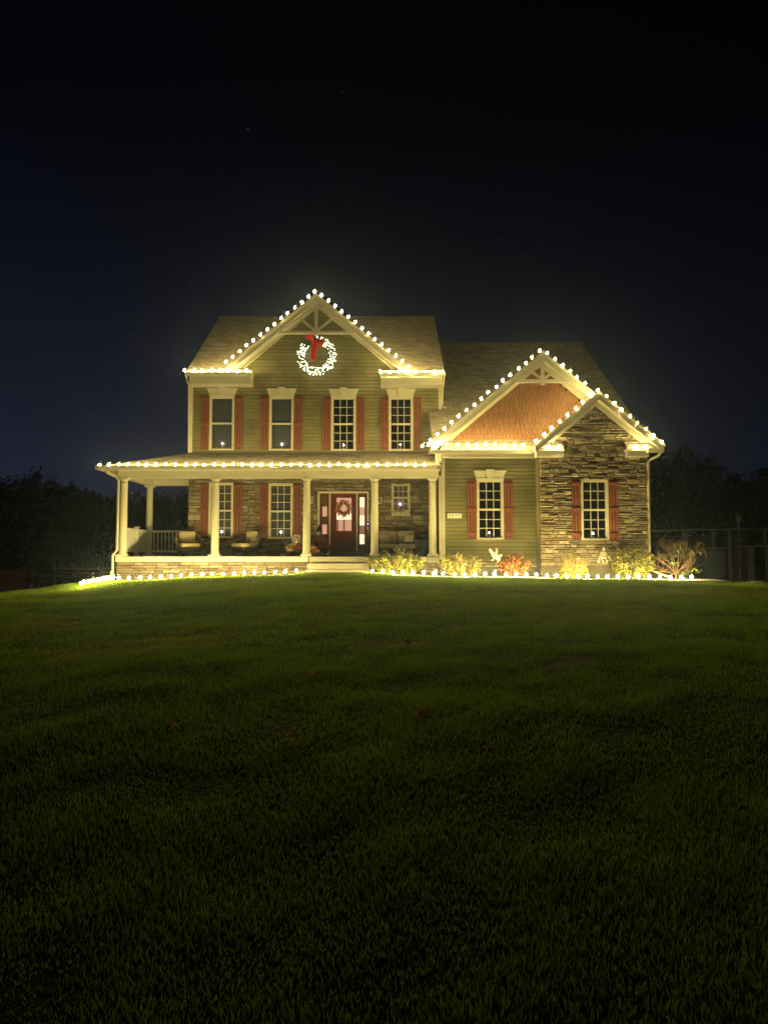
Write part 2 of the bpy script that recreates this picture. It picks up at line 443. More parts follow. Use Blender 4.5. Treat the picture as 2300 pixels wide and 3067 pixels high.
def cells(x0, x1, z0, z1, holes):
    xs = sorted({x0, x1, *[h[0] for h in holes], *[h[1] for h in holes]}); xs = [x for x in xs if x0 <= x <= x1]
    zs = sorted({z0, z1, *[h[2] for h in holes], *[h[3] for h in holes]}); zs = [z for z in zs if z0 <= z <= z1]
    for i in range(len(xs)-1):
        for j in range(len(zs)-1):
            cx, cz = (xs[i]+xs[i+1])/2, (zs[j]+zs[j+1])/2
            if not any(h[0] < cx < h[1] and h[2] < cz < h[3] for h in holes):
                yield xs[i], xs[i+1], zs[j], zs[j+1]
def sheath(name, x0, x1, z0, z1, y, holes, m, t=0.12):
    mb = MB()
    for a, b, c, d in cells(x0, x1, z0, z1, holes): mb.box(a, b, y, y+t, c, d)
    return H(mb, name, m)

# openings (x0,x1,z0,z1): outer edge of the window casing
def rect(u0, u1, v0, v1, Y):
    vm = (v0+v1)/2
    return (px(u0, Y, vm), px(u1, Y, vm), pz(v1, Y), pz(v0, Y))
W2 = [rect(628.5, 703, 1187, 1349, YW), rect(807, 880, 1188, 1350, YW), rect(992, 1066, 1189, 1351, YW), rect(1164, 1237, 1189, 1351, YW)]
W1 = [rect(627, 700, 1446, 1612, YW), rect(805, 878, 1448, 1614, YW)]
WSM = rect(1172, 1228, 1448.5, 1546, YW)
DOOR = rect(951.5, 1104.6, 1472, 1660, YW)
WS = rect(1427, 1507, 1436, 1616, YS)
WB = rect(1738, 1820, 1436, 1618, YB)
inset = lambda r, k=0.04: (r[0]+k, r[1]-k, r[2]+k, r[3]-k)

ZE = pz(1151, YW)                              # underside of the eave boxes
Z2 = pz(1352, 24.97)                           # porch roof meets the wall
# wall shells
sheath('wall', XL, XRm, ZF-0.9, Z2, YW, [inset(r) for r in W1+[WSM, DOOR]], M['mortar'])
sheath('wall', XL, XRm, Z2, pz(1112, YW), YW, [inset(r) for r in W2], M['sheath'])
GA = pt(947.5, 884, 24.42); GLx, GRx = px(672, 24.42, 1105), px(1223, 24.42, 1112)
gz0 = pz(1112, 24.42)
FZM = pz(921, YW-0.05); FZW = pz(1098, YS-0.06); FZB = pz(1217, YB-0.13)
slope_g = (GA.z - gz0) / ((GRx - GLx)/2)
mb = MB(); mb.prism([(GLx+0.25, pz(1112, YW)), (GRx-0.25, pz(1112, YW)), (GA.x, pz(1112, YW) + slope_g*((GRx-GLx)/2-0.25))], YW, YW+0.12); H(mb, 'gable_wall', M['sheath'])
mb = MB(); mb.box(XL, XL+0.12, YW+0.12, 34, 0.6, ZE+0.4); mb.box(XRm-0.12, XRm, YW+0.12, 34, 0.6, ZE+0.4); mb.box(XL, XRm, 34, 34.12, 0.6, ZE+0.4); H(mb, 'outer_wall', M['siding'])
mb = MB(); mb.box(XL+0.12, XRm-0.12, YW+0.12, 34, Z2-0.75, Z2-0.5); mb.box(XL+0.12, XRm-0.12, YW+0.12, 34, ZE+0.35, ZE+0.4)
mb.box(XL+0.12, XRm-0.12, 28.6, 28.7, 0.7, ZE+0.35); mb.box(XL+0.12, XRm-0.12, YW+0.12, 34, 0.7, 0.8)
for u in (760, 935, 1112): mb.box(px(u, YW)-0.04, px(u, YW)+0.04, YW+0.13, 28.6, 0.8, Z2-0.75)
for u in (755, 935, 1115): mb.box(px(u, YW)-0.04, px(u, YW)+0.04, YW+0.13, 28.6, Z2-0.5, ZE+0.35)
H(mb, 'interior_wall', M['room'])

# ---- stone facing
stones = []      # (area_in_view, MB)
def stone_mb(x0, x1, z0, z1, y, rg):
    g = 0.007; x0 += g; x1 -= g; z0 += g*0.8; z1 -= g*0.8
    d = rg.uniform(0.03, 0.10)
    w, h = x1-x0, z1-z0
    c = min(0.022, h*0.28, w*0.2)
    j = lambda s: rg.uniform(-s, s)
    mb = MB()
    back = [(x0,y,z0),(x1,y,z0),(x1,y,z1),(x0,y,z1)]
    tilt = j(0.25)
    mid = []
    xm = x0 + w*rg.uniform(0.35, 0.65)
    ring = [(x0+j(.006), z0+j(.008)), (xm, z0+j(.012)), (x1+j(.006), z0+j(.008)), (x1+j(.006), z1+j(.008)), (xm+j(.05), z1+j(.012)), (x0+j(.006), z1+j(.008))]
    inner = [(x0+c, z0+c), (xm, z0+c*rg.uniform(.6,1.4)), (x1-c, z0+c), (x1-c, z1-c), (xm+j(.04), z1-c*rg.uniform(.6,1.4)), (x0+c, z1-c)]
    vb = [(px_, y, pz_) for px_, pz_ in ring]
    vm = [(px_, y-d*0.62+j(.006), pz_) for px_, pz_ in ring]
    vf = [(px_+j(.008), y-d+j(.012)+tilt*(0.03*(pz_-z0)/max(h,.01)), pz_+j(.004)) for px_, pz_ in inner]
    n = 6
    fs = []
    for i in range(n):
        k = (i+1) % n
        fs.append((i, k, n+k, n+i)); fs.append((n+i, n+k, 2*n+k, 2*n+i))
    fs.append((2*n, 2*n+1, 2*n+4, 2*n+5)); fs.append((2*n+1, 2*n+2, 2*n+3, 2*n+4))
    mb.add(vb+vm+vf, fs)
    return mb
def lay_stones(x0, x1, z0, z1, y, holes, seed, clip=None, hmin=0.07, hmax=0.15, wmin=0.14, wmax=0.46, scale=1.0):
    rg = random.Random(seed)
    brk = sorted({z0, z1, *[max(z0, min(z1, h[2])) for h in holes], *[max(z0, min(z1, h[3])) for h in holes]})
    for b0, b1 in zip(brk[:-1], brk[1:]):
        if b1-b0 < 0.02: continue
        z = b0
        while z < b1-0.02:
            h = rg.uniform(hmin, hmax)
            if b1 - (z+h) < hmin: h = b1-z
            zc = z+h/2
            a0, a1 = x0, x1
            if clip: a0, a1 = clip(zc, x0, x1)
            free = [(a0, a1)]
            for hh in holes:
                if hh[2] < zc < hh[3]:
                    nf = []
                    for p, q in free:
                        if hh[1] <= p or hh[0] >= q: nf.append((p, q)); continue
                        if hh[0] > p: nf.append((p, hh[0]))
                        if hh[1] < q: nf.append((hh[1], q))
                    free = nf
            for p, q in free:
                x = p
                while x < q-0.03:
                    w = rg.uniform(wmin, wmax)
                    if q-(x+w) < wmin*0.7: w = q-x
                    if h > 0.10 and rg.random() < 0.28:
                        s = h*rg.uniform(0.4, 0.6)
                        for zz0, zz1 in ((z, z+s), (z+s, z+h)):
                            stones.append((w*(zz1-zz0)*scale, stone_mb(x, x+w, zz0, zz1, y, rg)))
                    else:
                        o = rg.uniform(-0.006, 0.006)
                        stones.append((w*h*scale, stone_mb(x, x+w, z+o, z+h+o, y, rg)))
                    x += w
            z += h
shut_w = 0.31
def with_shutters(r): return (r[0]-shut_w+0.02, r[1]+shut_w-0.02, r[2], r[3])
lay_stones(XL, XRm+0.0, ZF-0.05, pz(1424, YW), YW-0.001, [with_shutters(W1[0]), with_shutters(W1[1]), inset(WSM), inset(DOOR)], 11)
# bump-out with its own gable
XB0, XB1 = px(1616, YB, 1500), px(1937, YB, 1500)
RBA = pt(1790, 1177, 22.0); RBL = pt(1612, 1327, 22.0); RBR = pt(1984, 1340, 22.0)
sl_b = 0.833
def gclip(apex_x, apex_z):
    def f(z, x0, x1):
        hw = max(0.0, (apex_z - z)/sl_b)
        return max(x0, apex_x-hw), min(x1, apex_x+hw)
    return f
ZBtop = FZB + 0.06
ZB0 = pz(1694, YB)
lay_stones(XB0, XB1, ZB0, ZBtop-0.10, YB-0.001, [with_shutters(WB)], 23, clip=gclip(RBA.x, ZBtop), scale=1.2, hmin=0.06, hmax=0.14)
mb = MB()
for a, b, c, d in cells(XB0+0.002, XB1-0.002, 0.7, pz(1350, YB), [inset(WB)]): mb.box(a, b, YB, YB+0.12, c, d)
mb.prism([(XB0+0.05, pz(1350, YB)), (XB1-0.05, pz(1350, YB)), (RBA.x, ZBtop-0.02)], YB, YB+0.12); H(mb, 'wall', M['mortar'])
# return of the bump-out's left flank and the wing's right flank
mb = MB(); mb.box(XB1-0.1, XB1, YB+0.12, 33, 0.6, pz(1345, YB)); mb.box(XB0, XB0+0.1, YB+0.12, YS, 0.7, pz(1345, YB)); H(mb, 'outer_wall', M['siding'])
mb = MB(); mb.box(1.95, XB1-0.1, 26.2, 26.3, 0.7, 5.2); mb.box(1.95, XB1-0.1, YS+0.12, 26.2, 4.9, 5.0); mb.box(1.95, XB1-0.1, YS+0.12, 26.2, 0.7, 0.8); mb.box(px(1616,YS)-0.03, px(1616,YS)+0.03, YS+0.13, 26.2, 0.8, 4.9); H(mb, 'interior_wall', M['room'])
# porch base
XP0 = px(347, YE, 1680)
lay_stones(XP0+0.02, XS0, gz(-5, 22.6)-0.25, pz(1684, YE), YE+0.06, [], 31, hmin=0.06, hmax=0.13, wmin=0.25, wmax=0.62, scale=1.1)
lay_stones(XS1, px(1310, YE), 0.75, pz(1686, YE), YE+0.06, [], 37, hmin=0.07, hmax=0.13, scale=0.5)
mb = MB(); mb.box(XP0+0.02, XS0, YE+0.06, YE+0.2, 0.3, ZF-0.12); mb.box(XS1, 1.85, YE+0.06, YE+0.2, 0.5, ZF-0.12); mb.box(XP0+0.02, XP0+0.16, YE+0.2, 26.2, 0.0, ZF-0.12); H(mb, 'porch_base', M['mortar'])
stones.sort(key=lambda t: -t[0])
for a, smb in stones[:300]: H(smb, 'stone', M['stone'])
mb = MB()
for a, smb in stones[300:]: mb.add(smb.v, smb.f)
tag(H(mb, 'stone_facing', M['stone']), kind='stuff')

# ---- lap siding
def siding(x0, x1, z0, z1, y, holes, clip=None, course=0.127, seed=1):
    z = z0
    while z < z1 - 0.02:
        h = min(course, z1-z); zc = z + h*0.5
        a0, a1 = (x0, x1) if not clip else clip(zc, x0, x1)
        free = [(a0, a1)]
        for hh in holes:
            if hh[2] < zc < hh[3]:
                nf = []
                for p, q in free:
                    if hh[1] <= p or hh[0] >= q: nf.append((p, q)); continue
                    if hh[0] > p: nf.append((p, hh[0]))
                    if hh[1] < q: nf.append((hh[1], q))
                free = nf
        for p, q in free:
            if q-p < 0.03: continue
            m = MB()  # gap under each board bares dark sheathing, imitating the lap's shadow line
            m.add([(p,y-0.036,z+0.014),(q,y-0.036,z+0.014),(q,y-0.034,z+0.026),(p,y-0.034,z+0.026),(p,y-0.006,z+h),(q,y-0.006,z+h),(p,y,z+0.014),(q,y,z+0.014),(p,y,z+h),(q,y,z+h)],
                  [(0,1,3,2)[:0] or (0,1,2,3),(3,2,5,4),(6,7,1,0),(4,5,9,8),(0,3,4,8,6),(1,7,9,5,2)])
            H(m, 'siding_board', M['siding'])
        z += course
gtop = FZM + 0.05
def gclip_m(z, x0, x1):
    if z < pz(1112, YW): return x0, x1
    hw = max(0, (gtop - z)/slope_g + 0.05)
    return max(x0, GA.x-hw), min(x1, GA.x+hw)
siding(XL+0.1, XRm-0.06, Z2, gtop-0.05, YW, [inset(r) for r in W2], clip=gclip_m)
XS0w, XS1w = px(1324, YS, 1500), px(1614, YS, 1500)
ZS0, ZS1 = pz(1694, YS), pz(1369, YS)
siding(XS0w+0.08, XS1w, ZS0, ZS1, YS, [inset(WS)], course=0.122)
mb = MB()
for a, b, c, d in cells(XS0w, XS1w+0.1, ZS0-0.02, pz(1350, YS), [inset(WS)]): mb.box(a, b, YS, YS+0.12, c, d)
H(mb, 'wall', M['sheath'])
mb = MB(); mb.box(XS0w+0.01, XS1w, YS+0.015, YS+0.2, 0.5, ZS0-0.02); mb.box(XB0+0.01, XB1-0.005, YB+0.03, YB+0.2, 0.5, ZB0-0.0); H(mb, 'foundation', M['found'])
mb = MB(); mb.box(XS0w, XS0w+0.1, YS+0.12, YW, 0.6, pz(1345, YS)); H(mb, 'outer_wall', M['siding'])
mb = MB(); mb.box(XS0w, XS1w, YS-0.028, YS, ZS0-0.035, ZS0-0.002); H(mb, 'skirt_trim', M['trim'])

# corner boards
for (x0, x1, y, v0, v1) in ((XL-0.03, XL+0.1, YW, 1150, 1356), (XRm-0.07, XRm+0.03, YW, 1153, 1226), (XS0w-0.03, XS0w+0.085, YS, 1352, 1690), (px(1611,YS), px(1616,YS)-0.004, YS, 1369, 1694)):
    mb = MB(); mb.box(x0, x1, y-0.048, y-0.002, pz(v1, y), pz(v0, y)); H(mb, 'corner_board', M['trim'])
mb = MB(); mb.box(XB1-0.015, XB1+0.02, YB-0.03, YB+0.1, ZB0, pz(1368, YB)); H(mb, 'corner_board', M['trim'])
mb = MB(); mb.box(XS0w-0.10, XS0w-0.034, YS-0.02, YS+0.14, pz(1676,YS), pz(1425, YS)); H(mb, 'corner_board', M['trim'])

# ---- windows
def window(r, y, cols=3, rows=3, header=False, muntins=True, label=None, apron=0.0, blind=0.0, slats=True):
    x0, x1, z0, z1 = r; fw = 0.062
    win = empty('window', ((x0+x1)/2, y, z0)); win.parent = house; win.matrix_parent_inverse = p_world(house).inverted()
    if label: win['label'] = label
    B = lambda m_, n_, mt, s=False: m_.build(n_, mt, win, s)
    mb = MB(); yf = y-0.075
    mb.box(x0, x0+fw, yf, y+0.05, z0, z1); mb.box(x1-fw, x1, yf, y+0.05, z0, z1)
    mb.box(x0+fw, x1-fw, yf, y+0.05, z1-fw, z1); mb.box(x0+fw, x1-fw, yf-0.01, y+0.05, z0, z0+0.045+apron)
    B(mb, 'frame', M['trim'])
    a0, a1, b0, b1 = x0+fw, x1-fw, z0+0.045+apron, z1-fw
    zm = (b0+b1)/2
    mb = MB(); sw = 0.028
    for (s0, s1, yy) in ((b0, zm, y+0.012), (zm, b1, y-0.008)):
        mb.box(a0, a0+sw, yy-0.02, yy+0.02, s0, s1); mb.box(a1-sw, a1, yy-0.02, yy+0.02, s0, s1)
        mb.box(a0+sw, a1-sw, yy-0.022, yy+0.02, s0, s0+0.03); mb.box(a0+sw, a1-sw, yy-0.022, yy+0.02, s1-0.03, s1)
    B(mb, 'sash', M['trim'])
    mun = MB(); bw = 0.011
    for (s0, s1, yy) in ((b0+0.03, zm-0.03, y+0.012), (zm+0.03, b1-0.03, y-0.008)):
        c, rr = (cols, rows) if muntins else (1, 1)
        wpx = (a1-a0-2*sw)/c; hpx = (s1-s0)/rr
        for i in range(c):
            for k in range(rr):
                p = MB(); p.box(a0+sw+i*wpx+0.003, a0+sw+(i+1)*wpx-0.003, yy-0.002, yy+0.002, s0+k*hpx+0.003, s0+(k+1)*hpx-0.003)
                B(p, 'pane', M['glass'])
        for i in range(1, c): mun.box(a0+sw+i*wpx-bw, a0+sw+i*wpx+bw, yy-0.012, yy+0.008, s0, s1)
        for k in range(1, rr):
            for i in range(c): mun.box(a0+sw+i*wpx+(bw if i else 0), a0+sw+(i+1)*wpx-(bw if i < c-1 else 0), yy-0.011, yy+0.007, s0+k*hpx-bw, s0+k*hpx+bw)
    if muntins: B(mun, 'muntins', M['trim'])
    if blind:
        mb = MB(); z = b1; zb = b1 - (b1-b0)*blind
        while z > zb:
            if slats: mb.add([(a0+0.01, y+0.085, z), (a1-0.01, y+0.085, z), (a1-0.01, y+0.10, z-0.043), (a0+0.01, y+0.10, z-0.043)], [(0,1,2,3)])
            z -= 0.05
        if not slats: mb.box(a0+0.01, a1-0.01, y+0.085, y+0.09, zb, b1)
        B(mb, 'blind', M['blind'])
    if header:
        hb, ht = z1+0.004, z1+0.30
        cx = (x0+x1)/2
        mb = MB(); mb.prism([(x0-0.0, hb), (x1+0.0, hb), (x1+0.09, ht-0.025), (x0-0.09, ht-0.025)], y-0.06, y-0.001)
        mb.prism([(x0-0.015, hb-0.004), (x1+0.015, hb-0.004), (x1+0.03, hb+0.03), (x0-0.03, hb+0.03)], y-0.085, y-0.061)
        mb.prism([(x0-0.10, ht-0.06), (x1+0.10, ht-0.06), (x1+0.11, ht-0.022), (x0-0.11, ht-0.022)], y-0.085, y-0.061)
        hd = B(mb, 'header', M['trim'])
        mb = MB(); mb.prism([(cx-0.085, hb+0.02), (cx+0.085, hb+0.02), (cx+0.135, ht+0.02), (cx-0.135, ht+0.02)], y-0.115, y-0.0865)
        B(mb, 'keystone', M['trim'])
    return (a0, a1, b0, b1)
def shutters(r, y, bat=(0.06, 0.49, 0.91)):
    x0, x1, z0, z1 = r
    for s0 in (x0-shut_w, x1+0.006):
        sh = empty('shutter', (s0+shut_w/2, y, z0)); sh.parent = house; sh.matrix_parent_inverse = p_world(house).inverted()
        n = 3; w = (shut_w-0.006)/n; H_ = z1-z0
        for i in range(n):
            m = MB(); m.box(s0+i*w+0.013, s0+(i+1)*w-0.013, y-0.072, y-0.045, z0+0.02, z1-0.01); m.build('board', M['shutter'], sh)
        for f in bat:
            zc = z0 + f*H_
            m = MB(); m.box(s0+0.004, s0+shut_w-0.01, y-0.118, y-0.0735, zc-0.05, zc+0.05); m.build('batten', M['shutter'], sh)
        m = MB(); m.box(s0+0.008, s0+shut_w-0.012, y-0.043, y-0.02, z0+0.03, z1-0.02); m.build('backing', M['dark'], sh)
op2 = []
for i, r in enumerate(W2):
    op2.append(window(r, YW, header=True, muntins=(i >= 2), blind=(0.97 if i < 2 else 0.0), slats=(i == 1)))
    shutters(r, YW, (0.09, 0.49, 0.93) if i else (0.09, 0.49, 0.93))
op1 = []
for r in W1:
    op1.append(window(r, YW, blind=0.96)); shutters(r, YW, (0.06, 0.49, 0.94))
opsm = window(WSM, YW, cols=3, rows=2, apron=0.17, blind=0.0)
opS = window(WS, YS, header=True); shutters(WS, YS, (0.09, 0.49, 0.9))
opB = window(WB, YB, blind=0.22); shutters(WB, YB, (0.09, 0.5, 0.92))
mb = MB(); mb.box(opsm[0], opsm[1], YW+0.16, YW+0.17, opsm[2], opsm[3]); H(mb, 'curtain', mat('sheer_curtain', (0.30,0.25,0.24), 0.9, var=0.35, scale=6, stretch=(10,1,0.3), translucent=0.4))

# ---- roofs
def roof_plane(el, er, rr, rl, course=0.145, t=0.10, name='roof', smoothz=0.011):
    """el,er eave left/right; rl,rr ridge left/right. Stepped courses over a solid deck."""
    el, er, rl, rr = map(Vector, (el, er, rl, rr))
    L_ = ((rl+rr)/2 - (el+er)/2).length; n = max(1, int(round(L_/course)))
    nrm = (er-el).cross(rl-el).normalized()
    if nrm.z < 0: nrm = -nrm
    mb = MB(); uv = []
    def lerp(a, b, t_): return a + (b-a)*t_
    for i in range(n):
        t0, t1 = i/n, (i+1)/n
        a, b = lerp(el, rl, t0), lerp(er, rr, t0); c, d = lerp(er, rr, t1), lerp(el, rl, t1)
        mb.add([a+nrm*smoothz, b+nrm*smoothz, c+nrm*0.001, d+nrm*0.001, a, b], [(0,1,2,3), (4,5,1,0)])
        ax = (er-el).normalized()
        for p in ((a, i), (b, i), (c, i+1), (d, i+1)): uv.append(((p[0]-el).dot(ax), p[1]*0.145))
        for p in ((a, i), (b, i), (b, i), (a, i)): uv.append(((p[0]-el).dot(ax), p[1]*0.145+0.07))
    nb = len(mb.f)
    lo = -nrm*t
    mb.add([el-nrm*0.001, er-nrm*0.001, rr-nrm*0.001, rl-nrm*0.001, el+lo, er+lo, rr+lo, rl+lo], [(4,7,6,5),(0,4,5,1),(1,5,6,2),(2,6,7,3),(3,7,4,0)])
    me = bpy.data.meshes.new(name); me.from_pydata(mb.v, [], mb.f); me.materials.append(M['roof'])
    ul = me.uv_layers.new(name='UVMap'); k = 0
    for pi, poly in enumerate(me.polygons):
        for li in poly.loop_indices:
            ul.data[li].uv = uv[k] if pi < nb else (0.1, 0.07)
            if pi < nb: k += 1
    o = link(name, me, house); return o
YEm, YRm = 24.36, 29.2
zEm, zRm = pz(1116, YEm), pz(953, YRm)
xEl, xEr = px(556, YEm, 1110), px(1331, YEm, 1110)
roof_plane((xEl, YEm, zEm), (GLx+0.05, YEm, zEm), (GA.x-0.003, YRm, zRm), (xEl, YRm, zRm))
roof_plane((GRx-0.05, YEm, zEm), (xEr, YEm, zEm), (xEr, YRm, zRm), (GA.x+0.003, YRm, zRm))
roof_plane((xEl, 34.6, zEm-0.2), (xEr, 34.6, zEm-0.2), (xEr, YRm+0.01, zRm), (xEl, YRm+0.01, zRm), course=0.6)
mb = MB()
for x in (xEl+0.3, xEr-0.4):
    mb.add([(x, YW, ZE), (x, 34, ZE), (x, YRm, zRm-0.15), (x+0.1, YW, ZE), (x+0.1, 34, ZE), (x+0.1, YRm, zRm-0.15)], [(0,1,2),(3,5,4),(0,3,4,1),(1,4,5,2),(2,5,3,0)])
H(mb, 'end_gable', M['siding'])
mb = MB(); mb.tube([(xEl, YRm, zRm+0.02), (xEr, YRm, zRm+0.02)], 0.06, 6); H(mb, 'ridge_cap', M['roof'])
def cross_gable(A, xl, xr, zl, zr, yf, yb):
    a1 = (A.x, yf, A.z); a2 = (A.x, yb, A.z)
    roof_plane((xl, yb, zl), (xl, yf, zl), a1, a2); roof_plane((xr, yf, zr), (xr, yb, zr), a2, a1)
cross_gable(GA, GLx-0.02, GRx+0.02, gz0, gz0, 24.40, 28.9)
# wing
YEs, YRs = 22.5, 30.6
zEs, zRs = pz(1350, YEs), pz(1030, YRs)
xWl, xWr = px(1298, 22.6, 1330), px(1984, 22.0, 1340)
XG = px(1623.5, 22.55, 1200)
roof_plane((xWl, 23.12, zEs+0.36+0.12), (xWr, 23.12, zEs+0.36+0.12), (xWr, YRs, zRs), (xWl, YRs, zRs))
roof_plane((xWl, 38, zEs), (xWr, 38, zEs), (xWr, YRs+0.01, zRs), (xWl, YRs+0.01, zRs), course=0.6)
mb = MB(); mb.tube([(XRm, YRs, zRs+0.02), (xWr, YRs, zRs+0.02)], 0.06, 6); H(mb, 'ridge_cap', M['roof'])
mb = MB(); x = xWr-0.35; mb.add([(x, 23, 4.9), (x, 38, 4.9), (x, YRs, zRs-0.2), (x+0.1, 23, 4.9), (x+0.1, 38, 4.9), (x+0.1, YRs, zRs-0.2)], [(0,1,2),(3,5,4),(0,3,4,1),(1,4,5,2),(2,5,3,0)]); H(mb, 'end_gable', M['siding'])
WA = pt(1623.5, 1057, 22.55); WLx = px(1292, 22.55, 1331); zWl = pz(1333, 22.55); WRx = 2*WA.x - WLx
cross_gable(WA, WLx, WRx, zWl, zWl, 22.52, 27.4)
cross_gable(RBA, RBL.x-0.12, RBR.x, RBA.z-(RBA.x-RBL.x+0.12)*sl_b, RBA.z-(RBR.x-RBA.x)*sl_b, 21.98, 25.6)
# porch roof: front plane with a hip at the left
zPe, zPt = pz(1396, 22.62), pz(1358, YW)
xPl = px(300, 22.62, 1392); xPr = XS0w-0.05
roof_plane((xPl, 22.62, zPe), (xPr, 22.62, zPe), (xPr, YW, zPt), (xPl+2.2, YW, zPt), t=0.07)
roof_plane((xPl, 26.6, zPe), (xPl, 22.625, zPe), (xPl+2.2, YW+0.005, zPt), (xPl+2.2, 26.6, zPt), t=0.07)
# pent strip under the shakes, caps on the bump-out returns
roof_plane((WLx+0.25, 22.52, zEs), (XB0+0.3, 22.52, zEs), (XB0+0.3, YS-0.02, pz(1316, YS)), (WLx+0.45, YS-0.02, pz(1316, YS)), t=0.05)

# ---- shakes in the wing gable
zsk0 = pz(1318, YS); zsk_top = FZW + 0.05
rgs = random.Random(5)
z = zsk0; row = 0
while z < zsk_top - 0.08:
    h = 0.185
    hw = (zsk_top - z)/0.833
    x = WA.x - hw - 0.1*rgs.random()
    while x < WA.x + hw:
        w = rgs.choice((0.11, 0.14, 0.17, 0.20, 0.13))
        zz = z + rgs.uniform(-0.012, 0.012)
        hw2 = max(0.0, (zsk_top - (z+h*0.6))/0.833 + 0.12)
        if x+w < WA.x+hw2 and x > WA.x-hw2:
            m = MB(); x0_, x1_ = x+0.007, x+w-0.007
            m.add([(x0_,YS-0.046,zz),(x1_,YS-0.046,zz),(x1_,YS-0.008,zz+h+0.02),(x0_,YS-0.008,zz+h+0.02),(x0_,YS-0.001,zz),(x1_,YS-0.001,zz),(x1_,YS-0.001,zz+h+0.02),(x0_,YS-0.001,zz+h+0.02)],
                  [(0,1,2,3),(4,5,1,0),(1,5,6,2),(4,0,3,7),(3,2,6,7)])
            H(m, 'shake', M['shake'])
        x += w
    z += h*0.97; row += 1
mb = MB(); mb.prism([(WA.x-(zsk_top-zsk0)/0.833, zsk0-0.03), (WA.x+(zsk_top-zsk0)/0.833, zsk0-0.03), (WA.x, zsk_top+0.02)], YS, YS+0.1); H(mb, 'gable_wall', mat('shake_backing', (0.09,0.035,0.012), 0.9, var=0.1))

# ---- rakes, friezes and truss ornaments
def rake(A, xl, zl, xr, zr, y0, y1, w, name='rake_board'):
    """pair of boards under the sloping roof edge; A apex of the top edge"""
    for xe, ze in ((xl, zl), (xr, zr)):
        mb = MB(); mb.prism([(A.x, A.z), (xe, ze), (xe, ze-w), (A.x, A.z-w)], y0, y1); H(mb, name, M['trim'])
def moulding(A, xl, zl, xr, zr, y0, y1, w): rake(A, xl, zl, xr, zr, y0, y1, w, 'rake_moulding')
V3 = lambda x, z: Vector((x, 0, z))
# main gable
rake(V3(GA.x, GA.z-0.01), GLx-0.02, gz0-0.0, GRx+0.02, gz0-0.0, 24.33, 24.395, 0.23)
moulding(V3(GA.x, GA.z+0.03), GLx-0.04, gz0+0.04, GRx+0.04, gz0+0.04, 24.29, 24.329, 0.10)
rake(V3(GA.x, GA.z-0.14), GLx+0.1, gz0-0.03, GRx-0.1, gz0-0.03, 24.40, YW-0.03, 0.03, 'soffit')
rake(V3(GA.x, GA.z-0.17), GLx+0.42, gz0+0.17, GRx-0.42, gz0+0.17, YW-0.075, YW-0.040, GA.z-0.17-FZM, 'frieze_board')
# wing gable
sW = (WA.z - zWl)/(WA.x-WLx)
rake(V3(WA.x, WA.z-0.01), WLx, zWl-0.01, WRx, zWl-0.01, 22.45, 22.515, 0.25)
moulding(V3(WA.x, WA.z+0.03), WLx-0.03, zWl+0.03, WRx, zWl+0.03, 22.41, 22.449, 0.09)
rake(V3(WA.x, WA.z-0.14), WLx+0.1, zWl-0.04, WRx-0.1, zWl-0.04, 22.52, YS-0.04, 0.03, 'soffit')
rake(V3(WA.x, WA.z-0.17), WLx+0.36, zWl-0.17+0.36*sW, WRx-0.36, zWl-0.17+0.36*sW, YS-0.085, YS-0.050, WA.z-0.17-FZW, 'frieze_board')
# bump-out gable
bl = (RBL.x-0.12, RBA.z-(RBA.x-RBL.x+0.12)*sl_b); br_ = (RBR.x, RBA.z-(RBR.x-RBA.x)*sl_b)
rake(V3(RBA.x, RBA.z-0.01), bl[0], bl[1]-0.01, br_[0], br_[1]-0.01, 21.90, 21.975, 0.22)
moulding(V3(RBA.x, RBA.z+0.03), bl[0]-0.03, bl[1]+0.02, br_[0]+0.03, br_[1]+0.02, 21.86, 21.899, 0.09)
rake(V3(RBA.x, RBA.z-0.14), bl[0]+0.1, bl[1]-0.05, br_[0]-0.1, br_[1]-0.05, 21.98, YB-0.09, 0.03, 'soffit')
hb = 1.62
rake(V3(RBA.x, RBA.z-0.17), RBA.x-hb, RBA.z-0.17-hb*sl_b, RBA.x+hb-0.05, RBA.z-0.17-(hb-0.05)*sl_b, YB-0.16, YB-0.125, RBA.z-0.17-FZB, 'frieze_board')
def truss(A, y0, y1, slope, drop, wk, wb, strut_in, strut_z):
    zc = A.z - drop
    hwid = (drop-0.16)/slope
    x = A.x
    m = MB(); m.box(x-hwid, x+hwid, y0+0.012, y1, zc, zc+wb); H(m, 'collar_tie', M['trim'])
    m = MB(); m.box(x-wk, x+wk, y0-0.02, y1-0.01, zc-0.06, A.z-0.2); H(m, 'king_post', M['trim'])
    for s in (-1, 1):
        m = MB(); m.bar((x+s*wk, zc+wb+0.03), (x+s*strut_in, zc+strut_z), wb*0.85, y0+0.02, y1-0.02); H(m, 'strut', M['trim'])
        m = MB(); m.bar((x+s*wk, A.z-0.42), (x+s*(hwid-0.1), zc+wb*0.5), wb*0.8, y0+0.03, y1-0.03); H(m, 'brace', M['trim'])
truss(GA, 24.40, 24.50, 0.833, GA.z - pz(1000, 24.45), 0.055, 0.09, 0.55, 0.55)
truss(WA, 22.52, 22.62, sW, WA.z - pz(1146, 22.55), 0.055, 0.10, 0.31, 0.34)

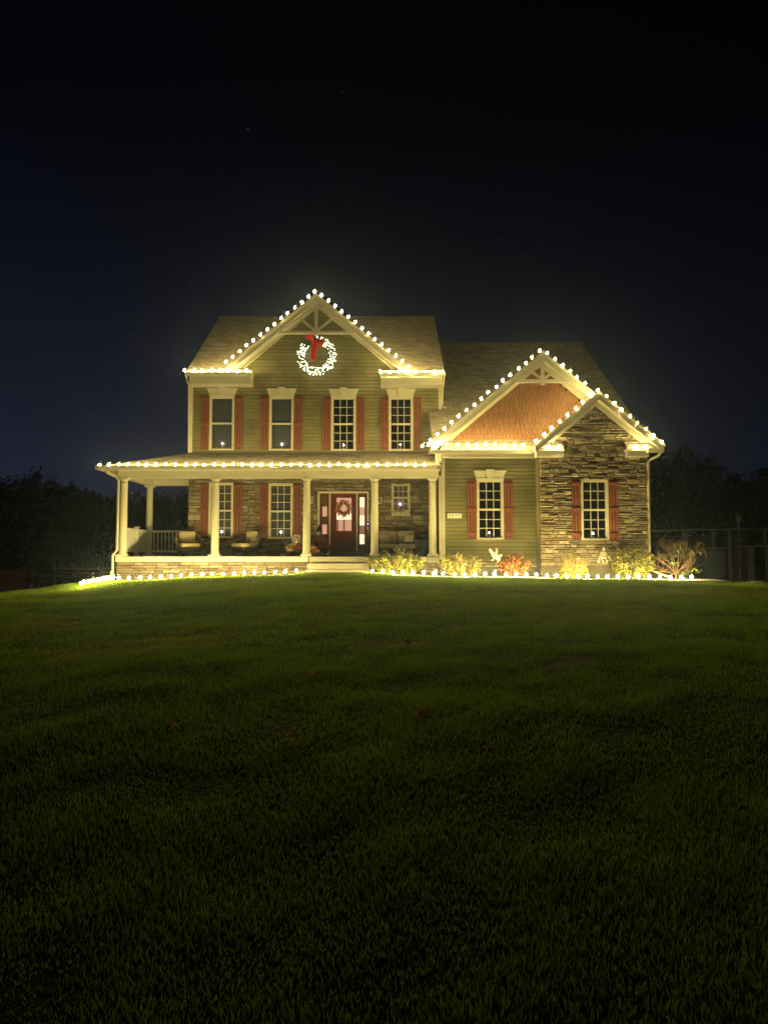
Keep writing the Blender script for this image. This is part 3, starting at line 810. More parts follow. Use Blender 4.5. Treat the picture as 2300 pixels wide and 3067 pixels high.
# ---- eave boxes with gutters
def gutter(x0, x1, y, z, name='gutter', h=0.12, d=0.11):
    m = MB(); m.add([(x0,y+d,z-h),(x1,y+d,z-h),(x1,y+0.03,z-h),(x0,y+0.03,z-h),(x0,y,z-0.02),(x1,y,z-0.02),(x0,y,z),(x1,y,z),(x0,y+0.014,z),(x1,y+0.014,z),(x0,y+0.02,z-0.03),(x1,y+0.02,z-0.03),(x0,y+d,z-0.03),(x1,y+d,z-0.03),(x0,y+d,z),(x1,y+d,z)],
          [(0,1,2,3),(3,2,5,4),(4,5,7,6),(6,7,9,8),(8,9,11,10),(10,11,13,12),(12,13,15,14),(0,3,4,6,8,10,12),(2,1,13,11,9,7,5)])
    return H(m, name, M['trim'])
gE = pz(1114, 24.26)
for (u0, u1, g0, g1, vb) in ((569, 752, 554, 753, 1151), (1140, 1325, 1137, 1335, 1154)):
    a, b = px(u0, 24.5, 1135), px(u1, 24.5, 1135)
    m = MB(); m.box(a, b, 24.42, YW-0.025, pz(vb, 24.5), pz(1120, 24.5)); H(m, 'eave_box', M['trim'])
    m = MB(); m.box(a-0.02, b+0.02, 24.40, YW-0.024, pz(1120, 24.5)+0.002, pz(1113, 24.5)); H(m, 'eave_cap', M['trim'])
    gutter(px(g0, 24.26, 1118), px(g1, 24.26, 1118), 24.26, gE)
zg = pz(1347, 22.36)
gutter(px(1290, 22.36, 1347), px(1612, 22.36, 1347), 22.36, zg)
m = MB(); m.box(XS0w-0.02, XS1w+0.1, 22.66, YS-0.03, pz(1369, 22.66), pz(1352, 22.66)); H(m, 'eave_box', M['trim'])
m = MB(); m.box(WLx+0.1, XS1w, 22.48, YS, pz(1352, 22.66)+0.002, pz(1352, 22.66)+0.03); H(m, 'soffit', M['trim'])
m = MB(); m.box(XS0w-0.2, XS0w-0.04, 22.7, YS+0.2, pz(1385, 22.7), pz(1355, 22.7)); m.box(XS0w-0.16, XS0w-0.08, 22.72, YS+0.1, pz(1408, 22.7), pz(1385, 22.7)-0.002); H(m, 'corbel', M['trim'])
# bump-out returns with small sloping caps
for (u0, u1) in ((1606, 1688), (1879, 1942)):
    a, b = px(u0, 22.05, 1350), px(u1, 22.05, 1350)
    m = MB(); m.box(a, b, 22.05, YB-0.09, pz(1367, 22.05), pz(1349, 22.05)); H(m, 'eave_box', M['trim'])
for (u0, u1) in ((1604, 1690), (1878, 1984)):
    a, b = px(u0, 21.98, 1350), px(u1, 21.98, 1350)
    m = MB(); m.box(a, b, 21.99, YB-0.07, pz(1349, 21.98)+0.002, pz(1344, 21.98)); H(m, 'eave_cap', M['trim'])
    roof_plane((a, 22.0, pz(1344, 21.98)+0.004), (b, 22.0, pz(1344, 21.98)+0.004), (b, YB-0.05, pz(1318, YB)), (a, YB-0.05, pz(1318, YB)), t=0.001)
gutter(px(1940, 21.9, 1345), px(1984, 21.9, 1345), 21.9, pz(1343, 21.9))

# ---- porch structure
XP1 = XS0w - 0.11
m = MB(); m.box(XP0, XS0-0.002, YE, 26.3, ZF-0.17, ZF-0.004); m.box(XS0, XS1, YE+0.16, 26.3, ZF-0.17, ZF-0.004); m.box(XS1+0.002, XP1, YE, 26.3, ZF-0.17, ZF-0.004); H(m, 'porch_edge', M['trim'])
nb_ = 40
for i in range(nb_):
    a = XP0 + (XP1-XP0)*i/nb_; b = XP0 + (XP1-XP0)*(i+1)/nb_
    m = MB(); m.box(a+0.003, b-0.003, YE+(0.17 if XS0-0.1 < (a+b)/2 < XS1+0.1 else 0.03), 26.3 if b < XL else YW-0.08, ZF-0.003, ZF+0.012); H(m, 'floor_board', M['floor'])
# beam, ceiling, gutter
zb0, zb1 = pz(1431, YP-0.1), pz(1410, YP-0.1)
XC1 = px(371, YP, 1500)
YRc = 25.7
m = MB(); m.box(XC1-0.15, XP1, YP-0.14, YP+0.14, zb0, zb1); H(m, 'porch_beam', M['trim'])
m = MB(); m.box(XC1-0.14, XC1+0.14, YP+0.142, YRc+0.14, zb0+0.002, zb1-0.001); H(m, 'porch_beam', M['trim'])
m = MB(); m.box(XC1+0.142, XL, YRc-0.14, YRc+0.14, zb0+0.004, zb1-0.001); H(m, 'porch_beam', M['trim'])
m = MB(); m.box(xPl+0.02, XP1, 22.66, 26.4, zb1+0.002, zb1+0.03); H(m, 'porch_ceiling', M['trim'])
gutter(xPl-0.02, px(1308, 22.5, 1395), 22.5, pz(1394, 22.5), h=0.13)
m = MB(); m.box(xPl-0.11, xPl, 22.52, 26.4, pz(1394, 22.5)-0.12, pz(1394, 22.5)); H(m, 'gutter', M['trim'])
# columns
def column(x, y, z0, z1, r=0.125):
    c = empty('column', (x, y, z0)); c.parent = house; c.matrix_parent_inverse = p_world(house).inverted()
    h = z1-z0
    mb = MB(); mb.lathe([(r+0.035, 0.05), (r+0.04, 0.075), (r+0.012, 0.10), (r, 0.12), (r*1.0, h*0.33), (r*0.88, h-0.20), (r*0.90, h-0.19), (r*0.98, h-0.18), (r*0.98, h-0.16), (r*0.88, h-0.155), (r*0.88, h-0.10), (r*1.12, h-0.055), (r*1.16, h-0.05)], 24, (x, y, z0)); mb.build('shaft', M['trim'], c, True)
    mb = MB(); mb.box(x-r-0.055, x+r+0.055, y-r-0.055, y+r+0.055, z0, z0+0.049); mb.build('base', M['trim'], c)
    mb = MB(); mb.box(x-r-0.03, x+r+0.03, y-r-0.03, y+r+0.03, z1-0.049, z1); mb.build('capital', M['trim'], c)
cols_u = [371, 646, 919, 1122, 1296]
for u in cols_u: column(px(u, YP, 1545), YP, ZF+0.012, zb0-0.001)
column(XC1, YRc, ZF+0.012, zb0, 0.125)
for (u0, u1) in ((1108, 1140), (1277, 1312)):
    m = MB(); m.box(px(u0, YE), px(u1, YE), YE-0.12, YE-0.002, ZF-0.2, ZF-0.01); H(m, 'pedestal', M['concrete'])
# railing
def railing(p0, p1, n, z):
    r = empty('railing', (p0[0], p0[1], z)); r.parent = house; r.matrix_parent_inverse = p_world(house).inverted()
    a, b = Vector((p0[0], p0[1], 0)), Vector((p1[0], p1[1], 0)); d = (b-a).normalized(); s = Vector((-d.y, d.x, 0))
    def beam(p, q, w, z0, z1):
        m = MB(); o = s*w/2
        m.add([(p-o)+Vector((0,0,z0)), (q-o)+Vector((0,0,z0)), (q+o)+Vector((0,0,z0)), (p+o)+Vector((0,0,z0)), (p-o)+Vector((0,0,z1)), (q-o)+Vector((0,0,z1)), (q+o)+Vector((0,0,z1)), (p+o)+Vector((0,0,z1))],
              [(0,3,2,1),(4,5,6,7),(0,1,5,4),(1,2,6,5),(2,3,7,6),(3,0,4,7)]); return m
    beam(a, b, 0.09, z+0.86, z+0.93).build('rail', M['white'], r)
    beam(a, b, 0.07, z+0.14, z+0.22).build('rail', M['white'], r)
    for i in range(n):
        p = a + (b-a)*((i+0.5)/n)
        beam(p-d*0.018, p+d*0.018, 0.036, z+0.221, z+0.859).build('baluster', M['white'], r)
zr_ = ZF+0.012
ym = (YP+YRc)/2
railing((XC1, YP+0.13), (XC1, ym-0.06), 11, zr_)
railing((XC1, ym+0.06), (XC1, YRc-0.13), 11, zr_)
railing((XC1+0.13, YRc), (XL-0.02, YRc), 11, zr_)
m = MB(); m.box(XC1-0.055, XC1+0.055, ym-0.055, ym+0.055, zr_, zr_+0.98); m.box(XC1-0.075, XC1+0.075, ym-0.075, ym+0.075, zr_+0.981, zr_+1.01); m.box(XC1-0.08, XC1+0.08, ym-0.08, ym+0.08, zr_, zr_+0.06); H(m, 'newel_post', M['white'])
# steps
sz = [ZF-0.004, pz(1687, 22.7), pz(1706, 22.4), pz(1728, 22.1)-0.25]
ys_ = [22.86, 22.58, 22.30]
for i in range(3):
    e = 0.035 if i == 0 else 0
    m = MB(); m.rbox(XS0+0.005+e, XS1-0.005-e, ys_[i], YE+0.16-0.003*i, sz[i+1]-0.1 if i < 2 else 0.6, sz[i]-0.002*i, 0.012, 1); H(m, 'step', M['concrete'])
# downspouts
def spout(pts, r=0.042): 
    m = MB(); m.tube(pts, r, 4); return H(m, 'downspout', M['trim'])
spout([(px(322,22.6), 22.57, pz(1408,22.6)), (px(326,22.7), 22.62, pz(1416,22.6)), (px(352,YE), 22.9, pz(1429,YE)), (px(358,YE), 22.92, pz(1440,YE)), (px(352,YE,1650), 22.92, pz(1648,YE)), (px(341,YE,1660), 22.88, pz(1662,YE)), (px(341,YE,1680), 22.88, pz(1728,YE))])
m = MB(); m.tube([(px(339,YE,1720), 22.88, pz(1710,YE)), (px(337,YE,1720), 22.87, pz(1745,YE))], 0.055, 4); H(m, 'downspout_boot', M['trim'])
spout([(px(1330,24.3,1125), 24.3, gE-0.1), (px(1329,24.4,1150), 24.55, pz(1152,24.5)), (px(1325,24.9,1165), 24.85, pz(1165,24.9)), (px(1324,24.9,1200), 24.9, pz(1212,24.9)), (px(1327,24.8,1219), 24.8, pz(1220,24.8)), (px(1334,24.7,1219), 24.7, pz(1221,24.7))], 0.035)
spout([(px(557,24.3,1125), 24.3, gE-0.1), (px(559,24.5,1145), 24.6, pz(1140,24.5)), (px(567,24.94,1155), 24.93, pz(1153,24.94)), (px(568,24.94,1250), 24.93, pz(1356,24.94))], 0.035)
spout([(px(1328,22.9,1355), 22.9, pz(1356,22.9)), (px(1329,22.93,1360), 22.93, pz(1420,22.93)), (px(1329,22.93,1500), 22.93, pz(1690,22.93))], 0.036)
spout([(px(1976,21.95,1350), 21.95, pz(1350,21.95)), (px(1976,22.0,1356), 22.0, pz(1358,22.0)), (px(1969,22.1,1363), 22.1, pz(1365,22.1)), (px(1946,22.34,1376), 22.34, pz(1376,22.34)), (px(1941,22.36,1383), 22.36, pz(1384,22.36)), (px(1940,22.36,1550), 22.36, pz(1698,22.36)), (px(1944,22.32,1705), 22.32, pz(1706,22.32)), (px(1962,22.0,1712), 22.0, pz(1713,22.0)), (px(2000,21.5,1727), 21.5, pz(1727,21.5))], 0.04)

# ---- front door
def door_unit():
    x0, x1, z0, z1 = DOOR; z0 = ZF+0.012
    zd = z0+0.17
    d = empty('front_door', ((x0+x1)/2, YW, z0)); d.parent = house; d.matrix_parent_inverse = p_world(house).inverted()
    d['label'] = 'dark red front door with lit glass between two sidelights'
    U = lambda u: px(u, YW, 1560)
    B = lambda m_, n_, mt, s=False: m_.build(n_, mt, d, s)
    m = MB(); y0, y1 = YW-0.09, YW+0.06
    m.box(x0, x0+0.075, y0, y1, z0, z1); m.box(x1-0.065, x1, y0, y1, z0, z1); m.box(x0+0.075, x1-0.065, y0, y1, z1-0.075, z1)
    m.box(U(986), U(990.5), y0+0.01, y1, z0, z1-0.075); m.box(U(1067), U(1071.5), y0+0.01, y1, z0, z1-0.075); B(m, 'frame', M['trim'])
    V = lambda v: pz(v, YW)
    def leaf(a, b, holes, name):
        m = MB()
        for c0, c1, c2, c3 in cells(a, b, zd, z1-0.075, holes): m.box(c0, c1, YW-0.02, YW+0.03, c2, c3)
        return B(m, name, M['door'])
    gd = (U(1008), U(1053), V(1590), V(1491))
    leaf(U(990.5), U(1067), [gd], 'door_leaf')
    sl = (U(965.5), U(979.5), V(1626), V(1489)); sr = (U(1077), U(1092), V(1630), V(1489))
    leaf(x0+0.075, U(986), [sl], 'sidelight_panel'); leaf(U(1071.5), x1-0.065, [sr], 'sidelight_panel')
    def panes(r, specs):
        for v0, v1, k in specs:
            m = MB(); m.box(r[0]+0.002, r[1]-0.002, YW, YW+0.012, V(v1)+0.002, V(v0)-0.002); B(m, 'pane', M[k])
    panes(sl, [(1489, 1517, 'pane_dark'), (1517, 1547, 'pane_glow'), (1547, 1571, 'pane_dark'), (1571, 1600, 'pane_glow'), (1600, 1626, 'pane_dark')])
    panes(sr, [(1489, 1520, 'pane_bright'), (1520, 1543, 'pane_glow'), (1543, 1574, 'pane_bright'), (1574, 1600, 'pane_dim'), (1600, 1630, 'pane_bright')])
    panes(gd, [(1491, 1538, 'pane_glow'), (1538, 1557, 'pane_bright')])
    n = 7; w = (gd[1]-gd[0])/n
    for i in range(n):
        m = MB(); m.box(gd[0]+i*w+0.002, gd[0]+(i+1)*w-0.002, YW, YW+0.012, V(1590)+0.002, V(1557)-0.002); B(m, 'pane', M[('pane_dim','pane_glow','pane_glow','pane_dim','pane_glow','pane_glow','pane_glow')[i]])
    m = MB(); m.ball((U(1062.5), YW-0.075, zd+0.92), 0.03, 10, 6); m.tube([(U(1062.5), YW-0.02, zd+0.92), (U(1062.5), YW-0.07, zd+0.92)], 0.012); B(m, 'handle', M['dark'], True)
    m = MB(); m.rbox(U(993), U(1092), YW-0.75, YW-0.092, z0+0.001, zd-0.012, 0.01, 1); B(m, 'door_step', M['found'])
    m = MB(); m.box(x0+0.075, x1-0.065, YW-0.09, YW+0.05, zd-0.011, zd-0.001); B(m, 'threshold', M['dark'])
    m = MB(); m.rbox(U(1100.5), U(1104), YW-0.105, YW-0.092, V(1576), V(1562), 0.003, 1); bb = B(m, 'doorbell', M['dark'])
    m = MB(); m.ball((U(1102.2), YW-0.108, V(1569.5)), 0.016, 10, 6); m.build('bell_light', emit('violet_led', (0.42, 0.22, 1.0), 9.0, False), d)
door_unit()

# ------------------------------------------------------------------ strings of lights
def bulb_mesh(m='bulb'):
    mb = MB(); mb.lathe([(0.010, -0.088), (0.030, -0.064), (0.037, -0.040), (0.018, -0.001)], 7)
    return mb.mesh('bulb', M[m], True)
BM = bulb_mesh(); BMG = bulb_mesh('bulb_ground'); BML = bulb_mesh('bulb_lawn')
mb = MB(); mb.lathe([(0.017, 0.0), (0.021, 0.006), (0.021, 0.032), (0.012, 0.040)], 8); SM = mb.mesh('socket', M['socket'], True)
mb = MB(); mb.rbox(-0.012, 0.012, -0.006, 0.006, 0.041, 0.066, 0.003, 1); CM = mb.mesh('clip', M['clip'])
NB = 0
def string(label, segs, group='warm white light strings', up=True, tiltr=0.25, spacing=0.305, bulb=None, lift=0.0):
    """segs: list of polylines points; bulbs every spacing along the polyline"""
    global NB
    pts = [Vector(p) for p in segs]
    out = []; cord = []
    dist = 0.0; nxt = 0.0
    for a, b in zip(pts[:-1], pts[1:]):
        L_ = (b-a).length
        while nxt <= dist + L_ + 1e-6:
            out.append(a + (b-a)*((nxt-dist)/L_)); nxt += spacing
        dist += L_
    st = empty('light_string', out[0], label, 'light string', group)
    prev = None
    for i, p in enumerate(out):
        q = p + Vector((rnd.uniform(-.02, .02), rnd.uniform(-.01, .01), rnd.uniform(-.012, .012)+lift))
        b = link('bulb', bulb or BM); b.location = q
        rx, ry = rnd.uniform(-0.2, 0.25), 0.35 + rnd.uniform(-tiltr, tiltr)
        b.rotation_euler = (rx, ry, rnd.uniform(0, 0.5)); attach(b, st)
        s = link('socket', SM); local(s, b); c = link('clip', CM); local(c, b)
        top = q + Euler(b.rotation_euler).to_matrix() @ Vector((0, 0, 0.045))
        if prev is not None:
            cord += [prev.lerp(top, 0.33) - Vector((0,0,0.018)), prev.lerp(top, 0.67) - Vector((0,0,0.018)), top]
        else: cord.append(top)
        prev = top; NB += 1
    mb = MB(); mb.tube(cord, 0.0055, 4); mb.build('cord', M['cord'], st)
    return st
yg = 24.31
string('light string climbing both slopes of the tall gable above the big wreath',
       [pt(679, 1086, yg), pt(947.5, 872, yg), pt(1236, 1107, yg)], lift=0.06)
yq = 24.27
string('short light string on the left upper eave beside the tall gable', [pt(556, 1112, yq), pt(750, 1112, yq)], spacing=0.302, lift=0.07)
string('short light string on the upper eave right of the tall gable', [pt(1141, 1116, yq), pt(1332, 1116, yq)], spacing=0.308, lift=0.07)
yp = 22.52
string('long light string along the porch roof edge', [pt(300, 1393, yp), pt(1280, 1394, yp)], lift=0.06)
yw_ = 22.43
string('light string on the orange shingled gable of the wing', [pt(1266, 1338, yw_), pt(1623.5, 1047, yw_), pt(1762, 1157, yw_)], lift=0.05)
string('light string along the low eave under the orange shingled gable', [pt(1284, 1332, yw_-0.06), pt(1590, 1334, yw_-0.06)], spacing=0.302, lift=0.05)
ybq = 21.88
string('light string over the stone fronted gable', [pt(1606, 1321, ybq), pt(1790, 1168, ybq), pt(1996, 1338, ybq)], spacing=0.318, lift=0.05)
string('pair of bulbs on the stone gable\'s left eave return', [pt(1645, 1333, 21.97), pt(1676, 1333, 21.97)], spacing=0.29)
string('pair of bulbs on the stone gable\'s right eave return', [pt(1905, 1333, 21.97), pt(1936, 1333, 21.97)], spacing=0.29)
# on the ground
def on_ground(u, Y, dz=0.18):
    for _ in range(3):
        x = px(u, Y, 1735)
    return Vector((x, Y, gz(x, Y)+dz))
def ground_line(us, Y0, Y1, n=24, dz=0.18):
    return [on_ground(us[0]+(us[1]-us[0])*i/n, Y0+(Y1-Y0)*i/n, dz) for i in range(n+1)]
string('light string on the lawn edge along the stone porch base', ground_line((358, 912), 21.5, 21.5, dz=0.15), spacing=0.315, bulb=BML)
xk = px(344, 21.5, 1735)
string('light string running out over the lawn from the porch corner', [Vector((xk+0.01*i, 21.45-0.28*i, gz(xk, 21.45-0.28*i)+0.18)) for i in range(10)], spacing=0.28)
string('light string on the bed edge along the walkway', ground_line((1116, 2088), 21.05, 20.95, 40, dz=0.135), spacing=0.302, bulb=BMG)

# ------------------------------------------------------------------ lit wreath on the gable
def big_wreath():
    c = pt(949.8, 1068.6, YW-0.12); Rm, rt = 0.565, 0.125
    w = empty('christmas_wreath', c - Vector((0,0,Rm+rt)), 'big lit evergreen wreath with red bow on the tall gable', 'wreath')
    rg = random.Random(4); mb = MB()
    for i in range(1500):
        t = rg.uniform(0, 2*math.pi); a = rg.uniform(0, 2*math.pi); r = rt*math.sqrt(rg.random())*0.9
        p = Vector((math.cos(t)*(Rm+r*math.cos(a)), -abs(r*math.sin(a))*0.8, math.sin(t)*(Rm+r*math.cos(a)))) + c
        d = Vector((rg.uniform(-1,1), rg.uniform(-1,0.4), rg.uniform(-1,1))).normalized()*rg.uniform(0.04, 0.09)
        n = d.cross(Vector((rg.uniform(-1,1), rg.uniform(-1,1), rg.uniform(-1,1)))).normalized()*0.006
        mb.add([p-n, p+n, p+d+n*0.2, p+d-n*0.2], [(0,1,2,3)])
    mb.build('greenery', M['needle'], w)
    ring = MB(); ring.tube([c + Vector((math.cos(t)*Rm, 0.03, math.sin(t)*Rm)) for t in [2*math.pi*i/32 for i in range(33)]], 0.05, 6); ring.build('ring', M['needle'], w)
    lm = MB(); lm.ball((0,0,0), (0.011, 0.011, 0.014), 5, 3); lme = lm.mesh('light', emit('wreath_led', (1.0, 0.95, 0.58), 13.0), True)
    k = 0
    for i in range(460):
        t = rg.uniform(0, 2*math.pi); rr = rg.uniform(-1.15, 1.1)*rt
        if k >= 240: break
        deg = math.degrees(t) % 360
        if 92 < deg < 135 and rr > -0.1: continue
        if 60 < deg < 92 and rr < 0.02: continue
        o = link('light', lme); o.location = c + Vector((math.cos(t)*(Rm+rr), -0.11-0.03*rg.random(), math.sin(t)*(Rm+rr))); attach(o, w); k += 1
    bow = link('bow', None) if False else None
    def ribbon_strip(pts, wd, name):
        m = MB()
        for p, q in zip(pts[:-1], pts[1:]):
            pass
        n = len(pts)
        for p, dx, dz in pts:
            m.v.append((c.x+p[0]-dx, c.y+p[1], c.z+p[2]-dz)); m.v.append((c.x+p[0]+dx, c.y+p[1], c.z+p[2]+dz))
        for i in range(n-1): m.f.append((2*i, 2*i+1, 2*i+3, 2*i+2))
        o = m.build(name, M['redbow'], w, True)
        md = o.modifiers.new('thick', 'SOLIDIFY'); md.thickness = 0.006
        return o
    kx, kz = -0.10, 0.50
    def loop(ax, az, L_, wd):
        pts = []
        for i in range(13):
            t = i/12; s = math.sin(math.pi*t)
            along = L_*math.sin(math.pi*t)**0.8
            dep = -0.20 - 0.10*math.cos(math.pi*t)*s - 0.03
            ww = 0.03 + wd*s
            pts.append(((kx+ax*along, dep, kz+az*along), -az*ww, ax*ww))
        return pts
    ribbon_strip(loop(-0.62, 0.78, 0.32, 0.14), 0.1, 'bow_loop')
    ribbon_strip(loop(0.88, -0.22, 0.36, 0.14), 0.1, 'bow_loop')
    ribbon_strip([((kx+0.02*math.sin(i*0.7), -0.19+0.012*math.sin(i*1.3), kz-0.086*i), 0.085+0.014*math.sin(i*0.5), 0.0) for i in range(9)], 0.06, 'bow_tail')
    ribbon_strip([((kx+0.01+0.035*math.sin(i*0.5), -0.175+0.012*math.sin(i*1.1), kz-0.06*i), 0.045, 0.0) for i in range(8)], 0.06, 'bow_tail')
    m = MB(); m.ball((c.x+kx, c.y-0.21, c.z+kz), (0.05, 0.045, 0.055), 10, 6); m.build('bow_knot', M['redbow'], w, True)
big_wreath()

# ------------------------------------------------------------------ leaves helper
def leaf_cloud(mb, n, place, size, rg, droop=0.3, aspect=0.4, fold=0.25):
    for i in range(n):
        p, out = place(rg)
        L_ = size*rg.uniform(0.6, 1.3)
        d = (out*0.8 + Vector((rg.uniform(-1,1), rg.uniform(-1,1), rg.uniform(-0.6,1)-droop))).normalized()
        sd = d.cross(Vector((rg.uniform(-1,1), rg.uniform(-1,1), rg.uniform(-1,1)))).normalized()
        nn = d.cross(sd)
        m_ = p + d*L_*0.5 + nn*fold*L_*0.15
        w = L_*aspect*0.5
        mb.add([p, m_ - sd*w, p+d*L_ - Vector((0,0,droop*L_*0.35)), m_ + sd*w], [(0,1,2,3)])

# ------------------------------------------------------------------ bushes in the bed
def bush(name, u, v0, v1, w_px, Y, label, leafcols, stemcol, nleaf, nstem, leaf=0.11, seed=1, flop=0.3, aspect=0.35, lower=None, bare=0.0, trans=0.35):
    rg = random.Random(seed)
    x = px(u, Y, 1700); z0 = gz(x, Y)+0.015; h = pz(v0, Y)-z0; rx = w_px/2*Y/F*1.05; ry = min(rx, 0.7)
    o = empty(name, (x, Y, z0), label, 'shrub', 'shrubs in the front bed')
    leafcols = [tuple(k*0.9 for k in c) for c in leafcols]
    ml = mat(name+'_leaf', leafcols[0], 0.5, ramp_cols=leafcols, spec=0.3, translucent=trans, var=0.1, scale=12)
    mst = mat(name+'_stem', tuple(k*0.75 for k in stemcol), 0.7, isl=0.25)
    st = MB(); tips = []
    for i in range(nstem):
        a = rg.uniform(0, 2*math.pi); q = math.sqrt(rg.random())
        tx, ty = q*math.cos(a)*rx*0.95, q*math.sin(a)*ry*0.95
        th = h*(1-0.42*q*q)*rg.uniform(0.75, 1.05)
        b = Vector((x+tx*0.45, Y+ty*0.45, z0)); t = Vector((x+tx, Y+ty, z0+th))
        md = b.lerp(t, 0.5) + Vector((tx*0.06+rg.gauss(0,.03), ty*0.06, th*0.04))
        pts = [b, b.lerp(md, 0.5)+Vector((rg.uniform(-.02,.02), 0, 0)), md, md.lerp(t, 0.5)+Vector((rg.uniform(-.02,.02), rg.uniform(-.02,.02), 0.01)), t]
        st.tube(pts, [0.007, 0.0065, 0.006, 0.005, 0.003], 4)
        tips.append(pts)
    st.build('stems', mst, o)
    lf = MB()
    def place(r):
        p = r.choice(tips); k = r.randint(1, 4) if r.random() > bare else r.randint(0, 2)
        a_ = p[max(0, k-1)].lerp(p[k], r.random())
        out = Vector((a_.x-x, a_.y-Y, 0.15)); out = out.normalized() if out.length > 1e-6 else Vector((0,0,1))
        return a_ + Vector((r.gauss(0, .03), r.gauss(0, .03), r.gauss(0, .02))), out
    leaf_cloud(lf, nleaf, place, leaf, rg, droop=flop, aspect=aspect)
    lf.build('foliage', ml, o)
    return o
YG = [(0.44,0.40,0.07),(0.10,0.12,0.02),(0.30,0.32,0.05),(0.52,0.42,0.12),(0.07,0.08,0.02),(0.36,0.26,0.10)]
TAN = [(0.48,0.38,0.16),(0.26,0.28,0.06),(0.42,0.30,0.12),(0.10,0.10,0.035),(0.38,0.36,0.08)]
REDL = [(0.42,0.12,0.06),(0.30,0.06,0.06),(0.48,0.30,0.08),(0.40,0.20,0.07),(0.22,0.20,0.05)]
bush('perennial_shrub', 1191, 1650, 1727, 158, 22.05, 'wide yellow green bush beside the front steps', YG, (0.46,0.36,0.16), 2400, 60, 0.17, 1, 0.35, aspect=0.27)
bush('perennial_shrub', 1376, 1650, 1725, 132, 22.1, 'tan stemmed bush below the house number', TAN, (0.55,0.42,0.18), 1300, 90, 0.16, 2, 0.5, bare=0.2, aspect=0.27)
bush('perennial_shrub', 1537, 1660, 1727, 100, 22.0, 'small red leaved bush behind the chicken ornament', REDL, (0.45,0.26,0.10), 1200, 40, 0.16, 3, 0.4, aspect=0.27)
bush('perennial_shrub', 1712, 1646, 1728, 88, 21.75, 'bush with bare brown stalks under the stone wall window', [(0.40,0.40,0.07),(0.26,0.30,0.05),(0.44,0.36,0.10),(0.14,0.12,0.04)], (0.42,0.26,0.13), 900, 70, 0.15, 4, 0.3, bare=0.75, aspect=0.3)
bush('perennial_shrub', 1884, 1640, 1730, 128, 21.75, 'full yellow green bush in front of the stone corner', [(0.40,0.38,0.06),(0.08,0.10,0.02),(0.24,0.26,0.05),(0.48,0.40,0.10),(0.06,0.06,0.02),(0.34,0.26,0.10)], (0.42,0.34,0.15), 2400, 60, 0.17, 5, 0.35, aspect=0.27)

def bare_shrub():
    Y = 21.95; x = px(2022, Y, 1700); z0 = gz(x, Y)+0.0
    o = empty('branching_shrub', (x, Y, z0), 'sprawling bare branched shrub with drooping dark leaves at the house corner', 'shrub', 'shrubs in the front bed')
    rg = random.Random(9); st = MB(); tips = []
    def grow(p, d, L_, r, depth):
        pts = [p]; q = p.copy(); dd = d.copy()
        n = 5
        for i in range(n):
            dd = (dd + Vector((rg.uniform(-.16,.16), rg.uniform(-.16,.16), rg.uniform(-.12,.16)))).normalized()
            q = q + dd*L_/n; pts.append(q.copy())
        st.tube(pts, [r*(1-0.45*i/n) for i in range(n+1)], 5)
        if depth == 0: tips.append((pts[-1], dd)); return
        k = rg.choice((2, 2, 3))
        for j in range(k):
            s = pts[rg.randint(2, n)]
            nd = (dd + Vector((rg.uniform(-.9,.9), rg.uniform(-.6,.6), rg.uniform(-.25,.55)))).normalized()
            grow(s, nd, L_*rg.uniform(0.45, 0.72), r*0.6, depth-1)
    for a, zz in ((-0.8, 1.0), (-0.3, 1.3), (0.35, 1.2), (0.85, .85), (1.15, .35), (-1.1, .6), (0.1, 1.3), (0.9, 0.2), (-0.9, 0.25)):
        grow(Vector((x+rg.uniform(-.03,.03), Y+rg.uniform(-.03,.03), z0+0.12)), Vector((a, rg.uniform(-.5,.5), zz)).normalized(), rg.uniform(0.52, 0.68), 0.016, 3)
    st.tube([(x, Y, z0-0.02), (x+0.01, Y, z0+0.16)], [0.035, 0.028], 7)
    st.build('branches', mat('shrub_bark', (0.27, 0.15, 0.085), 0.8, var=0.2, scale=20), o)
    lf = MB()
    up = [t for t in tips if t[0].z > z0+0.72] or tips
    def place(r):
        p, d = r.choice(up); return p + Vector((r.gauss(0,.04), r.gauss(0,.04), r.gauss(0,.03)+0.03)), Vector((r.uniform(-.5,.5), r.uniform(-.5,.5), -1.0)).normalized()
    leaf_cloud(lf, 700, place, 0.16, rg, droop=0.9, aspect=0.26)
    lf.build('drooping_leaves', mat('dark_shrub_leaf', (0.05,0.05,0.02), 0.45, ramp_cols=[(0.05,0.06,0.018),(0.14,0.08,0.04),(0.07,0.08,0.025),(0.17,0.10,0.045)], translucent=0.2), o)
    lf = MB()
    def place2(r):
        a = r.choice(((-0.1, 0.42), (0.28, 0.10), (0.42, 0.16), (0.62, 0.16), (0.15, 0.06)))
        return Vector((x+a[0]+r.gauss(0,.03), Y-0.12+r.gauss(0,.04), z0+a[1]+abs(r.gauss(0,.03)))), Vector((r.uniform(-1,1), r.uniform(-1,.2), 0.7)).normalized()
    leaf_cloud(lf, 46, place2, 0.13, rg, droop=0.2, aspect=0.45)
    lf.build('green_leaves', mat('green_shrub_leaf', (0.20,0.30,0.05), 0.45, ramp_cols=[(0.14,0.24,0.04),(0.34,0.38,0.07),(0.22,0.30,0.05)], translucent=0.3), o)
bare_shrub()

